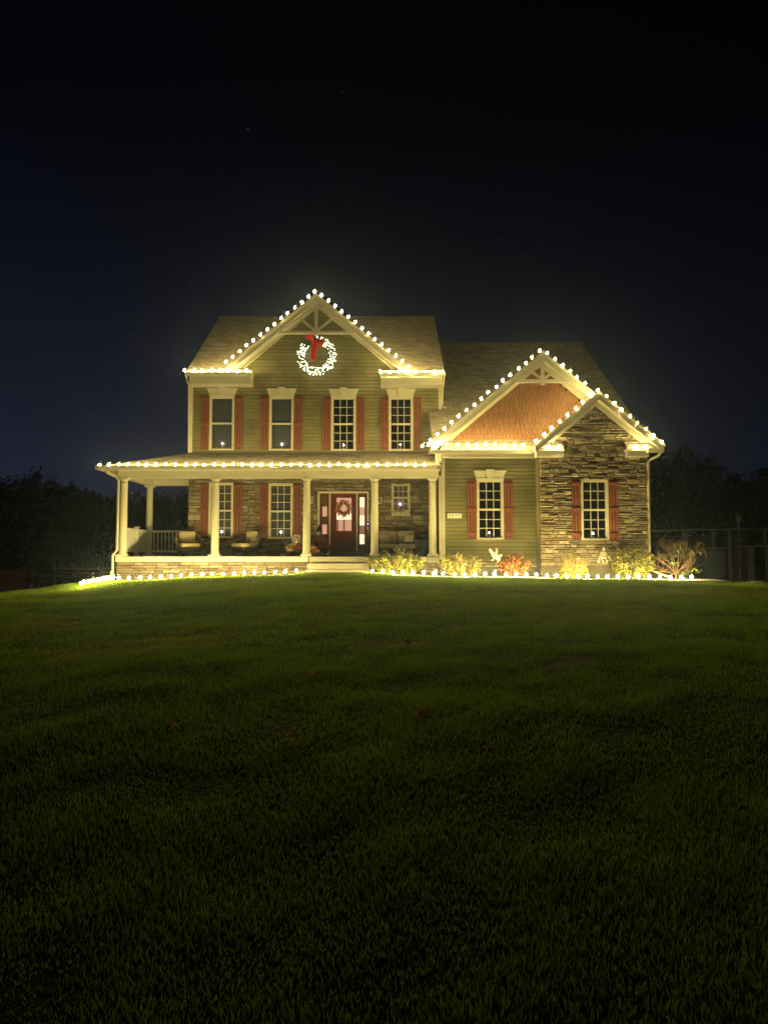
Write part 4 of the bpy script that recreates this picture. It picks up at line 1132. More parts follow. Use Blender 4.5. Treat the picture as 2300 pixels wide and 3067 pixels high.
# ------------------------------------------------------------------ porch furniture
def armchair(loc, rz, label):
    c = empty('wicker_armchair', loc, label, 'chair', 'wicker porch chairs', rz=rz)
    def A(mb, n, m, s=False): return local(mb.build(n, m, None, s), c)
    # wrap-around wicker shell: back flares outwards, arms fall forward
    m = MB(); n = 20; prof = []
    for i in range(n+1):
        t = i/n; ang = math.radians(-200 + 220*t)       # from right arm front round the back to left arm front
        bx, by = 0.36*math.cos(ang), 0.0
        a = math.radians(-20) + t*math.radians(220)
        ca, sa = math.cos(a), math.sin(a)
        back = max(0.0, sa)
        top = 0.56 + 0.34*back**1.5
        fl = 1.0 + 0.22*back
        prof.append((Vector((0.35*ca, 0.33*sa, 0.16)), Vector((0.40*ca*1.02, 0.36*sa*fl + 0.05*back, top))))
    for k, (lo, hi) in enumerate(prof):
        s = Vector((lo.x, lo.y, 0)).normalized()*0.055
        m.v += [tuple(lo), tuple(hi), tuple(hi + s + Vector((0,0,-0.02))), tuple(lo + s)]
    for k in range(n):
        a = 4*k; b = 4*(k+1)
        m.f += [(a, a+1, b+1, b), (a+1, a+2, b+2, b+1), (a+2, a+3, b+3, b+2), (a+3, a, b, b+3)]
    m.f += [(0,3,2,1), (4*n, 4*n+1, 4*n+2, 4*n+3)]
    A(m, 'shell', M['wicker'], True)
    m = MB(); m.tube([hi + Vector((lo.x, lo.y, 0)).normalized()*0.03 for lo, hi in prof], 0.036, 7); A(m, 'arm_roll', M['wickerlight'], True)
    m = MB(); m.rbox(-0.32, 0.32, -0.36, 0.30, 0.14, 0.30, 0.03, 2); A(m, 'seat_base', M['wicker'])
    m = MB(); m.rbox(-0.31, 0.31, -0.40, 0.26, 0.302, 0.44, 0.05, 3); A(m, 'seat_cushion', M['cushion'], True)
    m = MB(); m.rbox(-0.27, 0.27, 0.20, 0.34, 0.43, 0.86, 0.05, 3); A(m, 'back_cushion', M['cushion'], True)
    for s in (-1, 1):
        m = MB(); m.tube([(s*0.30, -0.34, 0.02), (s*0.30, 0.34, 0.02)], 0.02, 6); m.tube([(s*0.30, -0.30, 0.02), (s*0.30, -0.30, 0.15)], 0.018, 6); m.tube([(s*0.30, 0.28, 0.02), (s*0.30, 0.28, 0.15)], 0.018, 6); A(m, 'leg', M['dark'])
    return c
zf = ZF+0.0125
armchair((px(566, 24.2, 1640), 24.2, zf), R(26), 'wicker armchair by the porch railing')
armchair((px(737, 24.25, 1640), 24.25, zf), R(-40), 'wicker armchair between the two porch windows')
def side_table():
    x, y = px(642, 24.45), 24.45
    t = empty('side_table', (x, y, zf), 'small dark side table between the wicker armchairs', 'table')
    m = MB(); m.lathe([(0.27, 0.44), (0.28, 0.45), (0.28, 0.465), (0.27, 0.475)], 24); local(m.build('table_top', M['wickerlight'], None), t)
    for k in range(3):
        a = 2*math.pi*k/3+0.4; m = MB(); m.tube([(0.2*math.cos(a), 0.2*math.sin(a), 0.0), (0.16*math.cos(a), 0.16*math.sin(a), 0.44)], 0.015, 6); local(m.build('leg', M['dark'], None), t)
side_table()
def loveseat():
    x0, x1 = px(1133, 24.35, 1620), px(1246, 24.35, 1620); cx = (x0+x1)/2; w = (x1-x0)/2
    t = empty('loveseat', (cx, 24.4, zf), 'taupe two seat porch sofa under the small window', 'sofa')
    def A(mb, n, m, s=False): return local(mb.build(n, m, None, s), t)
    for s in (-1, 1):
        m = MB(); m.rbox(min(s*0.005, s*(w-0.03)), max(s*0.005, s*(w-0.03)), -0.38, 0.20, 0.26, 0.42, 0.05, 3); A(m, 'seat_cushion', M['cushion2'], True)
        m = MB(); m.rbox(min(s*0.005, s*(w-0.04)), max(s*0.005, s*(w-0.04)), 0.12, 0.30, 0.43, 0.86, 0.06, 3); A(m, 'back_cushion', M['cushion2'], True)
        m = MB(); m.rbox(min(s*0.006, s*(w-0.045)), max(s*0.006, s*(w-0.045)), 0.08, 0.20, 0.70, 0.875, 0.05, 3); A(m, 'head_roll', M['cushion2'], True)
        m = MB(); m.rbox(min(s*(w-0.03), s*(w+0.03)), max(s*(w-0.03), s*(w+0.03)), -0.40, 0.36, 0.06, 0.56, 0.02, 2); A(m, 'arm', M['wicker'])
    m = MB(); m.rbox(-w+0.03, w-0.03, -0.36, 0.34, 0.08, 0.259, 0.02, 1); A(m, 'base', M['wicker'])
    m = MB(); m.rbox(-w+0.03, w-0.03, 0.31, 0.38, 0.261, 0.82, 0.02, 1); A(m, 'back', M['wicker'])
    for s in (-1, 1):
        for yy in (-0.33, 0.3): m = MB(); m.box(s*(w-0.06)-0.03, s*(w-0.06)+0.03, yy-0.03, yy+0.03, 0, 0.079); A(m, 'leg', M['dark'])
    for s, nm in ((-1, 'floral throw pillow on the sofa end nearest the door'), (1, 'floral throw pillow on the sofa end farthest from the door')):
        p = MB(); p.rbox(-0.17, 0.17, -0.055, 0.055, -0.16, 0.16, 0.05, 3)
        o = p.build('throw_pillow', M['pattern'], None, True); o.location = (cx+s*(w-0.22), 24.36, zf+0.60); o.rotation_euler = (R(-14), R(8*s), R(-10*s)); tag(o, nm, 'pillow', 'throw pillows on the sofa')
loveseat()
m = MB(); m.rbox(-0.19, 0.19, -0.25, 0.25, 0.0, 0.52, 0.02, 1); o = m.build('deck_box_body', mat('dark_green_box', (0.02,0.03,0.028), 0.6, var=0.1), None)
db = empty('deck_box', (px(1263, 24.3), 24.3, zf), 'dark storage box beside the porch sofa', 'box'); local(o, db); o.name = 'body'
m = MB(); m.rbox(-0.21, 0.21, -0.27, 0.27, 0.521, 0.56, 0.012, 1); local(m.build('lid', o.data.materials[0], None), db)

# wall lanterns
def lantern(u, label):
    x, z = px(u, YW-0.18, 1495), pz(1497, YW-0.18); y = YW-0.20
    t = empty('wall_lantern', (x, y, z-0.2), label, 'lantern', 'lanterns flanking the front door')
    m = MB(); n = 6; r0, r1 = 0.075, 0.10
    def ringp(r, zz): return [(x+r*math.cos(2*math.pi*k/n), y+r*math.sin(2*math.pi*k/n), zz) for k in range(n)]
    lo, hi, tp = ringp(r0, z-0.13), ringp(r1, z+0.08), ringp(0.03, z+0.17)
    f = MB()
    for k in range(n):
        f.tube([lo[k], hi[k]], 0.012, 5); f.tube([hi[k], tp[k]], 0.010, 5); f.tube([lo[k], lo[(k+1)%n]], 0.012, 5); f.tube([hi[k], hi[(k+1)%n]], 0.012, 5)
    f.build('cage', M['white'], t)
    for k in range(n):
        q = MB(); q.quad(lo[k], lo[(k+1)%n], hi[(k+1)%n], hi[k]); q.build('pane', M['glass'], t)
    r_ = MB(); r_.lathe([(0.105, 0.085), (0.03, 0.18), (0.012, 0.21)], 6, (x, y, z)); r_.build('roof', M['dark'], t)
    b = MB(); b.rbox(x-0.05, x+0.05, YW-0.09, YW-0.06, z-0.12, z+0.10, 0.01, 1); b.tube([(x, YW-0.07, z+0.04), (x, YW-0.12, z+0.2), (x, y, z+0.21)], 0.012, 5); b.build('bracket', M['dark'], t)
    b = MB(); b.lathe([(0.015,-0.12),(0.015,-0.04),(0.006,0.0)], 8, (x,y,z)); b.build('candle', M['white'], t)
lantern(930, 'unlit wall lantern beside the porch column nearest the mums')
lantern(1136, 'unlit wall lantern between the front door and the sofa')

# house number
def plaque():
    x0, x1 = px(1339, YS, 1545), px(1382, YS, 1545); z0, z1 = pz(1552, YS), pz(1537.5, YS); y = YS-0.045
    t = empty('house_number_plaque', ((x0+x1)/2, y, z0), 'cream plaque reading 4030 on the green siding', 'sign')
    m = MB(); m.rbox(x0, x1, y-0.012, y+0.015, z0, z1, 0.011, 2); m.build('plate', mat('plaque_cream', (0.80,0.74,0.60), 0.5, var=0.04), t)
    ink = mat('plaque_ink', (0.03,0.022,0.015), 0.5, var=0.05)
    for i, ch in enumerate('4030'):
        fc = bpy.data.curves.new('digit', 'FONT'); fc.body = ch; fc.size = 0.125; fc.extrude = 0.002; fc.align_x = 'CENTER'; fc.align_y = 'CENTER'; fc.materials.append(ink)
        tmp = bpy.data.objects.new('digit_outline', fc); C.objects.link(tmp)
        bpy.context.view_layer.update(); me = bpy.data.meshes.new_from_object(tmp.evaluated_get(bpy.context.evaluated_depsgraph_get())); bpy.data.objects.remove(tmp); bpy.data.curves.remove(fc)
        if not me.materials: me.materials.append(ink)
        o = link('digit', me); o.location = (x0+(x1-x0)*(0.17+0.22*i), y-0.0155, (z0+z1)/2); o.rotation_euler = (R(90), 0, 0); attach(o, t)
plaque()

# candles in the windows
candle_glow = emit('candle_bulb', (1.0, 0.74, 0.82), 55.0)
def candle(x, y, z, label, h=0.16):
    t = empty('window_candle', (x, y, z), label, 'candle', 'electric candles in the windows')
    m = MB(); m.lathe([(0.035, 0.0), (0.03, 0.02), (0.012, 0.03), (0.010, h*0.7)], 10, (x,y,z)); m.build('stick', M['white'], t)
    m = MB(); m.lathe([(0.008, h*0.7), (0.022, h*0.7+0.018), (0.020, h*0.7+0.035), (0.004, h*0.7+0.07)], 8, (x,y,z)); m.build('flame_bulb', candle_glow, t, True)
def wc(op, y, u, vflame, label):
    zc = pz(vflame, y+0.06); candle(px(u, y+0.06, vflame), y+0.06, zc-0.15, label)
for (i, u, v, lab) in ((0, 667, 1328, 'candle in the upper window nearest the left corner'), (1, 845, 1330, 'candle in the upper window with slatted blinds'), (2, 1029, 1332, 'candle in the upper window below the wreath\'s right side'), (3, 1199, 1331, 'candle in the upper window farthest right')):
    wc(op2[i], YW, u, v, lab)
wc(op1[0], YW, 664, 1592, 'candle in the porch window behind a column')
wc(op1[1], YW, 842, 1593, 'candle in the porch window beside the mums')
wc(opsm, YW, 1198, 1509, 'candle in the small window above the sofa')
wc(opS, YS, 1465, 1595, 'candle in the window beside the house number')
wc(opB, YB, 1775, 1597, 'candle in the stone wall window')
# candle sills (inside) so that each candle stands on something
for r, y, vf in [(W2[0], YW, 1328), (W2[1], YW, 1330), (W2[2], YW, 1332), (W2[3], YW, 1331), (W1[0], YW, 1592), (W1[1], YW, 1593), (WSM, YW, 1509), (WS, YS, 1595), (WB, YB, 1597)]:
    zc = pz(vf, y+0.06)-0.15
    m = MB(); m.box(r[0]+0.07, r[1]-0.07, y+0.035, y+0.084, zc-0.02, zc-0.001); H(m, 'inner_sill', M['room'])

# door wreath and other autumn decorations
def leaf_ring(name, c, Rm, rt, n, size, cols, label, cat='wreath', seed=2):
    rg = random.Random(seed); w = empty(name, c - Vector((0,0,Rm+rt)), label, cat)
    mb = MB()
    def place(r):
        t = r.uniform(0, 2*math.pi); a = r.uniform(0, 2*math.pi); q = rt*math.sqrt(r.random())
        d = Vector((math.cos(t), -0.6, math.sin(t)))
        return c + Vector((math.cos(t)*(Rm+q*math.cos(a)), -abs(q*math.sin(a)), math.sin(t)*(Rm+q*math.cos(a)))), d.normalized()
    leaf_cloud(mb, n, place, size, rg, droop=0.05, aspect=0.55)
    mb.build('leaves', mat(name+'_leaves', cols[0], 0.6, ramp_cols=cols, translucent=0.2), w)
    r_ = MB(); r_.tube([c + Vector((math.cos(t)*Rm, 0.02, math.sin(t)*Rm)) for t in [2*math.pi*i/24 for i in range(25)]], 0.03, 6); r_.build('ring', mat(name+'_ring', (0.10,0.05,0.025), 0.9, var=0.2), w)
    return w
cw = pt(1029.5, 1523, YW-0.09)
leaf_ring('autumn_wreath', cw, 0.18, 0.085, 420, 0.09, [(0.55,0.12,0.03),(0.62,0.25,0.05),(0.38,0.07,0.04),(0.46,0.32,0.08),(0.66,0.42,0.22)], 'orange and red autumn leaf wreath on the front door')
cs = pt(1198, 1520+16, YW-0.10)
def sprig():
    c = pt(1195, 1528, YW-0.095); w = empty('flower_sprig', c - Vector((0,0,0.06)), 'small red flower sprig on the sill of the small window', 'flowers')
    rg = random.Random(8); mb = MB()
    leaf_cloud(mb, 46, lambda r: (c + Vector((r.gauss(0, .10), r.uniform(-.03, .0), r.gauss(0, .025)-0.01)), Vector((r.uniform(-1,1), -0.5, r.uniform(-.3, 1))).normalized()), 0.075, rg, 0.3, 0.5)
    mb.build('petals', mat('sprig_red', (0.40,0.06,0.03), 0.6, ramp_cols=[(0.42,0.07,0.04),(0.26,0.03,0.03),(0.50,0.20,0.10)]), w)
    m = MB(); m.tube([c+Vector((-.13,0.01,-.02)), c+Vector((0,0.0,-.035)), c+Vector((.13,0.01,-.02))], 0.008, 5); m.build('stem', M['cord'], w)
sprig()
def pumpkin(u, v, Y, r, squash, col, label, ribs=9, stem=True, rot=0.0, z=None):
    x = px(u, Y, v); zz = zf if z is None else z
    p = empty('pumpkin', (x, Y, zz), label, 'pumpkin', 'pumpkins on the porch')
    mb = MB(); nu, nv = ribs*4, 10; b = len(mb.v)
    for j in range(nv+1):
        ph = -math.pi/2 + math.pi*j/nv
        for k in range(nu):
            t = 2*math.pi*k/nu; q = r*(1 - 0.09*abs(math.sin(ribs*t/2))**0.6*math.cos(ph))if False else r*(0.90+0.10*abs(math.sin(ribs*t/2))**0.7)
            cp = max(0.04, math.cos(ph)**0.85 if math.cos(ph) > 0 else 0.0)
            mb.v.append((q*cp*math.cos(t), q*cp*math.sin(t), r*squash*(math.sin(ph)*(1-0.12*max(0, math.sin(ph))**6)+1)))
    for j in range(nv):
        for k in range(nu): mb.f.append((j*nu+k, j*nu+(k+1)%nu, (j+1)*nu+(k+1)%nu, (j+1)*nu+k))
    local(mb.build('shell', mat('pumpkin_skin', col, 0.5, var=0.18, scale=10), None, True), p)
    if stem:
        m = MB(); m.tube([(0,0,r*squash*1.8), (0.01,0,r*squash*2+0.02), (0.025,0.0,r*squash*2+0.05)], [0.018, 0.012, 0.010], 6); local(m.build('stem', mat('pumpkin_stem', (0.20,0.16,0.06), 0.8, var=0.2), None), p)
    return p
def mum(u, vtop, Y, w, label, flower, pot, h=0.42, seed=1, n=260):
    x = px(u, Y, 1630); rg = random.Random(seed)
    t = empty('potted_mum', (x, Y, zf), label, 'potted plant', 'potted mums on the porch')
    m = MB(); m.lathe([(0.09, 0.0), (0.12, 0.18), (0.13, 0.185), (0.13, 0.21), (0.11, 0.21)], 18); local(m.build('pot', mat('pot', pot, 0.6, var=0.12), None, True), t)
    ztop = pz(vtop, Y)-zf
    m = MB(); c = Vector((0, 0, (0.2+ztop)/2)); hh = (ztop-0.2)/2+0.03
    def place(r):
        d = Vector((r.gauss(0,1), r.gauss(0,1), r.gauss(0.3,0.8))).normalized(); q = r.uniform(0.75, 1.0)
        return c + Vector((d.x*w*q, d.y*w*q, d.z*hh*q)), d
    leaf_cloud(m, n, place, 0.055, rg, 0.0, 0.9); local(m.build('blooms', mat('mum_bloom', flower[0], 0.7, ramp_cols=flower, translucent=0.2), None), t)
    m = MB()
    leaf_cloud(m, 160, lambda r: ((lambda d: (c + Vector((d.x*w*.75, d.y*w*.75, d.z*hh*.75)), d))(Vector((r.gauss(0,1), r.gauss(0,1), r.gauss(0,1))).normalized())), 0.07, rg, 0.2, 0.5); local(m.build('foliage', mat('mum_leaf', (0.04,0.06,0.02), 0.6, isl=0.3), None), t)
mum(890, 1604, 23.75, 0.15, 'white flowering mum in a dark pot left of the column', [(0.62,0.52,0.42),(0.70,0.62,0.50),(0.5,0.4,0.34)], (0.03,0.025,0.02), seed=3)
mum(893, 1634, 23.45, 0.13, 'low pink mum in front of the white mum', [(0.40,0.07,0.09),(0.30,0.05,0.08),(0.44,0.12,0.10)], (0.025,0.022,0.02), seed=4, n=300)
mum(972, 1632, 24.0, 0.22, 'broad maroon mum beside the front door', [(0.15,0.02,0.03),(0.10,0.015,0.02),(0.18,0.04,0.04)], (0.03,0.025,0.02), seed=5, n=320)
pumpkin(889, 1628, 23.58, 0.10, 0.8, (0.62,0.42,0.14), 'tan pumpkin resting over the pink mum', z=zf+0.26)
pumpkin(890, 1620, 23.62, 0.06, 0.8, (0.72,0.60,0.30), 'little cream gourd topping the tan pumpkin', z=zf+0.425)
pumpkin(937, 1630, 23.75, 0.16, 0.72, (0.55,0.26,0.06), 'large orange pumpkin behind the column by the door', z=zf+0.13)
pumpkin(947, 1640, 23.6, 0.13, 0.55, (0.58,0.28,0.08), 'flat orange pumpkin leaning toward the maroon mum', z=zf+0.10)
pumpkin(934, 1655, 23.45, 0.10, 0.8, (0.50,0.18,0.05), 'dark orange pumpkin at the column foot')
pumpkin(945, 1656, 23.4, 0.085, 0.8, (0.26,0.24,0.13), 'grey green pumpkin beside the column foot')
pumpkin(957, 1658, 23.4, 0.06, 0.75, (0.44,0.34,0.16), 'small tan gourd in the gourd row')
pumpkin(967, 1658, 23.4, 0.07, 0.75, (0.30,0.26,0.12), 'striped brown gourd with a tall stem')
pumpkin(982, 1659, 23.4, 0.075, 0.75, (0.70,0.62,0.38), 'white pumpkin at the end of the gourd row')
def straw():
    x, y = px(872, 23.6), 23.6; t = empty('straw_bundle', (x, y, zf), 'rough straw bundle left of the pink mum', 'straw')
    rg = random.Random(6); m = MB()
    leaf_cloud(m, 420, lambda r: (Vector((r.uniform(-.12,.12), r.uniform(-.12,.12), r.uniform(0.02,.34))), Vector((r.uniform(-1,1), r.uniform(-1,1), r.uniform(-.2,1))).normalized()), 0.12, rg, 0.1, 0.12); local(m.build('straws', mat('straw', (0.30,0.22,0.08), 0.8, ramp_cols=[(0.22,0.16,0.06),(0.34,0.24,0.09),(0.14,0.11,0.05)]), None), t)
    m = MB(); m.rbox(-0.11, 0.11, -0.11, 0.11, 0.0, 0.28, 0.04, 2); local(m.build('core', mat('straw_core', (0.18,0.13,0.06), 0.9, var=0.3, scale=20, bump=0.01), None), t)
straw()
def scarecrow():
    Y = 24.3; x = px(955, Y, 1600); t = empty('scarecrow', (x, Y, zf), 'knee high scarecrow figure in a dark hat left of the front door', 'scarecrow')
    def A(mb, n, m, s=False): return local(mb.build(n, m, None, s), t)
    rust = mat('rust_cloth', (0.17,0.07,0.025), 0.9, var=0.25, scale=12); blk = mat('black_felt', (0.012,0.010,0.010), 0.8, var=0.1); pale = mat('burlap_face', (0.42,0.34,0.22), 0.9, var=0.15)
    m = MB(); m.lathe([(0.02,0.0),(0.13,0.02),(0.15,0.25),(0.12,0.5),(0.10,0.66),(0.05,0.72)], 14); A(m, 'body', rust, True)
    m = MB(); m.ball((-0.01,-0.01,0.80), (0.075,0.075,0.09), 12, 8); A(m, 'head', pale, True)
    m = MB(); m.lathe([(0.15,0.845),(0.15,0.858),(0.075,0.865),(0.06,0.95),(0.03,1.03),(0.004,1.09)], 16); A(m, 'hat', blk, True)
    for s in (-1, 1):
        m = MB(); m.tube([(s*0.09,0,0.64),(s*0.19,-0.05,0.50),(s*0.21,-0.10,0.38)], [0.045,0.04,0.032], 8); A(m, 'arm', rust, True)
        m = MB(); m.ball((s*0.215,-0.11,0.335), (0.028,0.02,0.05), 8, 6)
        for k in range(4): m.tube([(s*0.215+(k-1.5)*0.012,-0.11,0.31),(s*0.218+(k-1.5)*0.016,-0.115,0.265)], 0.006, 4)
        A(m, 'hand', pale, True)
    m = MB(); m.ball((-0.055,-0.078,0.82),0.010,6,4); m.ball((0.03,-0.083,0.82),0.010,6,4); A(m, 'eyes', blk)
    m = MB(); rg = random.Random(3); leaf_cloud(m, 60, lambda r: (Vector((r.gauss(0,.07), r.gauss(0,.05), 0.70+r.gauss(0,.03))), Vector((r.uniform(-1,1), -0.6, -0.6)).normalized()), 0.08, rg, 0.4, 0.12); A(m, 'straw_collar', mat('collar_straw', (0.34,0.24,0.09), 0.9))
scarecrow()
def stalks():
    x, y = px(1103.5, 24.75), 24.72; t = empty('corn_stalks', (x, y, zf), 'dry corn stalk bunch with orange leaves right of the front door', 'corn stalks')
    rg = random.Random(12); m = MB()
    for k in range(9): m.tube([(rg.uniform(-.05,.05), rg.uniform(-.04,.04), 0), (rg.uniform(-.07,.07), rg.uniform(-.05,.05), rg.uniform(.6,.85))], [0.012,0.006], 5)
    local(m.build('stalk', mat('dry_stalk', (0.26,0.19,0.09), 0.8, isl=0.3), None), t)
    m = MB(); leaf_cloud(m, 90, lambda r: (Vector((r.gauss(0,.05), r.gauss(0,.04), r.uniform(.35,.85))), Vector((r.uniform(-1,1), r.uniform(-1,.5), .2)).normalized()), 0.11, rg, 0.4, 0.35); local(m.build('leaves', mat('dry_leaf', (0.3,0.1,0.03), 0.7, ramp_cols=[(0.34,0.12,0.03),(0.24,0.07,0.03),(0.26,0.18,0.07)]), None), t)
stalks()

# ------------------------------------------------------------------ garden ornaments
def chicken():
    Y = 21.7; c = pt(1483, 1664, Y); x = px(1474, Y, 1730)
    t = empty('chicken_ornament', (x, Y, gz(x, Y)), 'white metal chicken with red comb on a garden stake', 'ornament')
    wh = mat('chalky_white', (0.50,0.45,0.29), 0.6, var=0.2, scale=14); rd = mat('comb_red', (0.45,0.06,0.03), 0.6, var=0.1)
    m = MB(); rot = Euler((0, R(38), 0)).to_matrix()
    m.ball(c + Vector((0,0,-0.01)), (0.135, 0.06, 0.085), 16, 10, rot); m.build('body', wh, t, True)
    m = MB(); m.tube([c+Vector((0.0,0,0.05)), c+Vector((0.035,0,0.12)), c+Vector((0.045,0,0.17))], [0.045,0.034,0.028], 10); m.ball(c+Vector((0.04,0,0.19)), (0.034,0.03,0.032), 10, 7); m.build('head', wh, t, True)
    m = MB(); m.ball(c+Vector((0.01,-0.005,0.215)), (0.045,0.014,0.024), 10, 6); m.ball(c+Vector((0.0,-0.02,0.18)), (0.02,0.02,0.018), 8, 5); m.build('comb', rd, t, True)
    m = MB(); m.prism([(c.x-0.19,c.z+0.20),(c.x-0.155,c.z+0.215),(c.x-0.10,c.z+0.15),(c.x-0.03,c.z+0.06),(c.x-0.04,c.z-0.02),(c.x-0.11,c.z+0.03),(c.x-0.17,c.z+0.10),(c.x-0.20,c.z+0.16)], Y-0.075, Y-0.05); m.build('wing', wh, t)
    m = MB(); m.prism([(c.x+0.05,c.z+0.0),(c.x+0.20,c.z+0.05),(c.x+0.19,c.z-0.01),(c.x+0.15,c.z-0.06),(c.x+0.14,c.z-0.15),(c.x+0.09,c.z-0.17),(c.x+0.03,c.z-0.08)], Y-0.02, Y+0.01); m.build('tail', wh, t)
    for dx, dz in ((-0.08, -0.145), (0.09, -0.20)):
        m = MB(); m.tube([c+Vector((dx*0.5,-0.02,-0.07)), c+Vector((dx,-0.02,dz))], 0.012, 6)
        for k in (-1,0,1): m.tube([c+Vector((dx,-0.02,dz)), c+Vector((dx-0.05,-0.02+0.02*k,dz-0.004))], 0.009, 5)
        m.build('foot', wh, t)
    m = MB(); m.tube([(x, Y, gz(x,Y)-0.02), (c.x-0.05, Y+0.03, c.z-0.02)], 0.005, 5); m.build('stake', M['dark'], t)
chicken()
def skeleton():
    Y = 21.85; c = pt(1806, 1660, Y)
    x = c.x; t = empty('skeleton_ornament', (x, Y, gz(x, Y)), 'small bone white skeleton ornament beside the stone corner bush', 'ornament')
    bone = mat('bone', (0.46,0.42,0.28), 0.6, var=0.15, scale=14)
    P = lambda dx, dz, dy=0.0: Vector((c.x+dx, Y+dy, c.z+dz))
    m = MB(); m.ball(P(0.02, 0.17), (0.045,0.045,0.052), 12, 8); m.ball(P(0.035, 0.13, -0.02), (0.026,0.025,0.022), 8, 6); m.build('skull', bone, t, True)
    m = MB(); m.ball(P(0.005,0.175,-0.042),0.012,6,4); m.ball(P(0.04,0.175,-0.042),0.012,6,4); m.build('eye_sockets', M['dark'], t)
    m = MB(); m.tube([P(0.01,0.13), P(0.0,0.05), P(-0.01,-0.06), P(0.0,-0.12)], 0.012, 6); m.build('spine', bone, t)
    for k in range(4):
        m = MB(); rr = 0.075-0.008*abs(k-1); zz = 0.07-0.04*k
        m.tube([P(rr*math.cos(a), zz+0.01*math.sin(a*2), rr*0.6*math.sin(a)) for a in [2*math.pi*i/12 for i in range(13)]], 0.009, 5); m.build('rib', bone, t)
    m = MB(); m.tube([P(-0.09,-0.07), P(-0.03,-0.12,-.03), P(0.06,-0.10,-.03), P(0.10,-0.05)], 0.022, 7); m.build('pelvis', bone, t, True)
    def limb(name, pts, hand):
        m = MB(); m.tube(pts, 0.011, 6); e = pts[-1]; m.ball(e, (0.032,0.02,0.042), 8, 6)
        for k in range(4): m.tube([e+Vector(((k-1.5)*0.014,0,-0.02)), e+Vector(((k-1.5)*0.020,-0.01,-0.07 if hand else -0.05))], 0.007, 4)
        m.build(name, bone, t, True)
    limb('arm', [P(-0.08,0.08), P(-0.10,-0.06), P(-0.13,-0.14), P(-0.155,-0.20)], True)
    limb('arm', [P(0.08,0.08), P(0.10,-0.03), P(0.14,-0.08), P(0.21,-0.115)], True)
    for s in (-1, 1):
        m = MB(); m.tube([P(s*0.05,-0.12), P(s*0.07+0.04,-0.20,-0.02), P(s*0.05+0.05,-0.27,-0.01)], 0.012, 6); m.build('leg', bone, t)
    m = MB(); m.tube([(x, Y+0.02, gz(x,Y)-0.02), P(0,0.02,0.02)], 0.006, 5); m.build('stake', M['dark'], t)
skeleton()
def marker(u, label):
    Y = 21.15; x = px(u, Y, 1720); z = gz(x, Y)
    t = empty('plant_marker', (x, Y, z), label, 'marker', 'white plant markers in the bed')
    m = MB(); m.rbox(x-0.012, x+0.012, Y-0.004, Y+0.004, z-0.02, z+0.19, 0.003, 1); m.build('stake', M['white'], t)
    m = MB(); m.rbox(x-0.02, x+0.02, Y-0.010, Y-0.005, z+0.17, z+0.215, 0.004, 1); m.build('tip', M['white'], t)
marker(1306, 'thin white plant marker by the wing corner'); marker(1483, 'thin white plant marker below the chicken ornament')

# ------------------------------------------------------------------ right side yard
def bin_():
    Y = 22.6; x = px(2130, Y, 1690); z = gz(x, Y)
    t = empty('wheelie_bin', (x, Y, z), 'dark blue wheeled rubbish bin beyond the shrub', 'bin')
    nv = mat('navy_plastic', (0.014, 0.017, 0.034), 0.45, var=0.1, scale=4)
    m = MB(); w0, w1, d0, d1, h = 0.24, 0.31, 0.28, 0.36, 0.86
    m.add([(-w0,-d0,.06),(w0,-d0,.06),(w0,d0,.06),(-w0,d0,.06),(-w1,-d1,h),(w1,-d1,h),(w1,d1,h),(-w1,d1,h)], [(0,3,2,1),(4,5,6,7),(0,1,5,4),(1,2,6,5),(2,3,7,6),(3,0,4,7)]); local(m.build('body', nv, None), t)
    m = MB(); m.rbox(-0.33,0.33,-0.38,0.38,h+0.001,h+0.07,0.03,2); local(m.build('lid', nv, None, True), t)
    for s in (-1,1): m = MB(); m.tube([(s*0.22,0.26,0.10),(s*0.28,0.26,0.10)], 0.10, 16); local(m.build('wheel', M['dark'], None), t)
    m = MB(); m.tube([(-0.25,0.42,h-0.03),(0.25,0.42,h-0.03)], 0.016, 6); local(m.build('handle', nv, None), t)
bin_()
wood = mat('weathered_wood', (0.14, 0.11, 0.08), 0.9, var=0.25, scale=3, stretch=(1,1,0.3))
pale = mat('pale_rail', (0.42, 0.40, 0.36), 0.7, var=0.12)
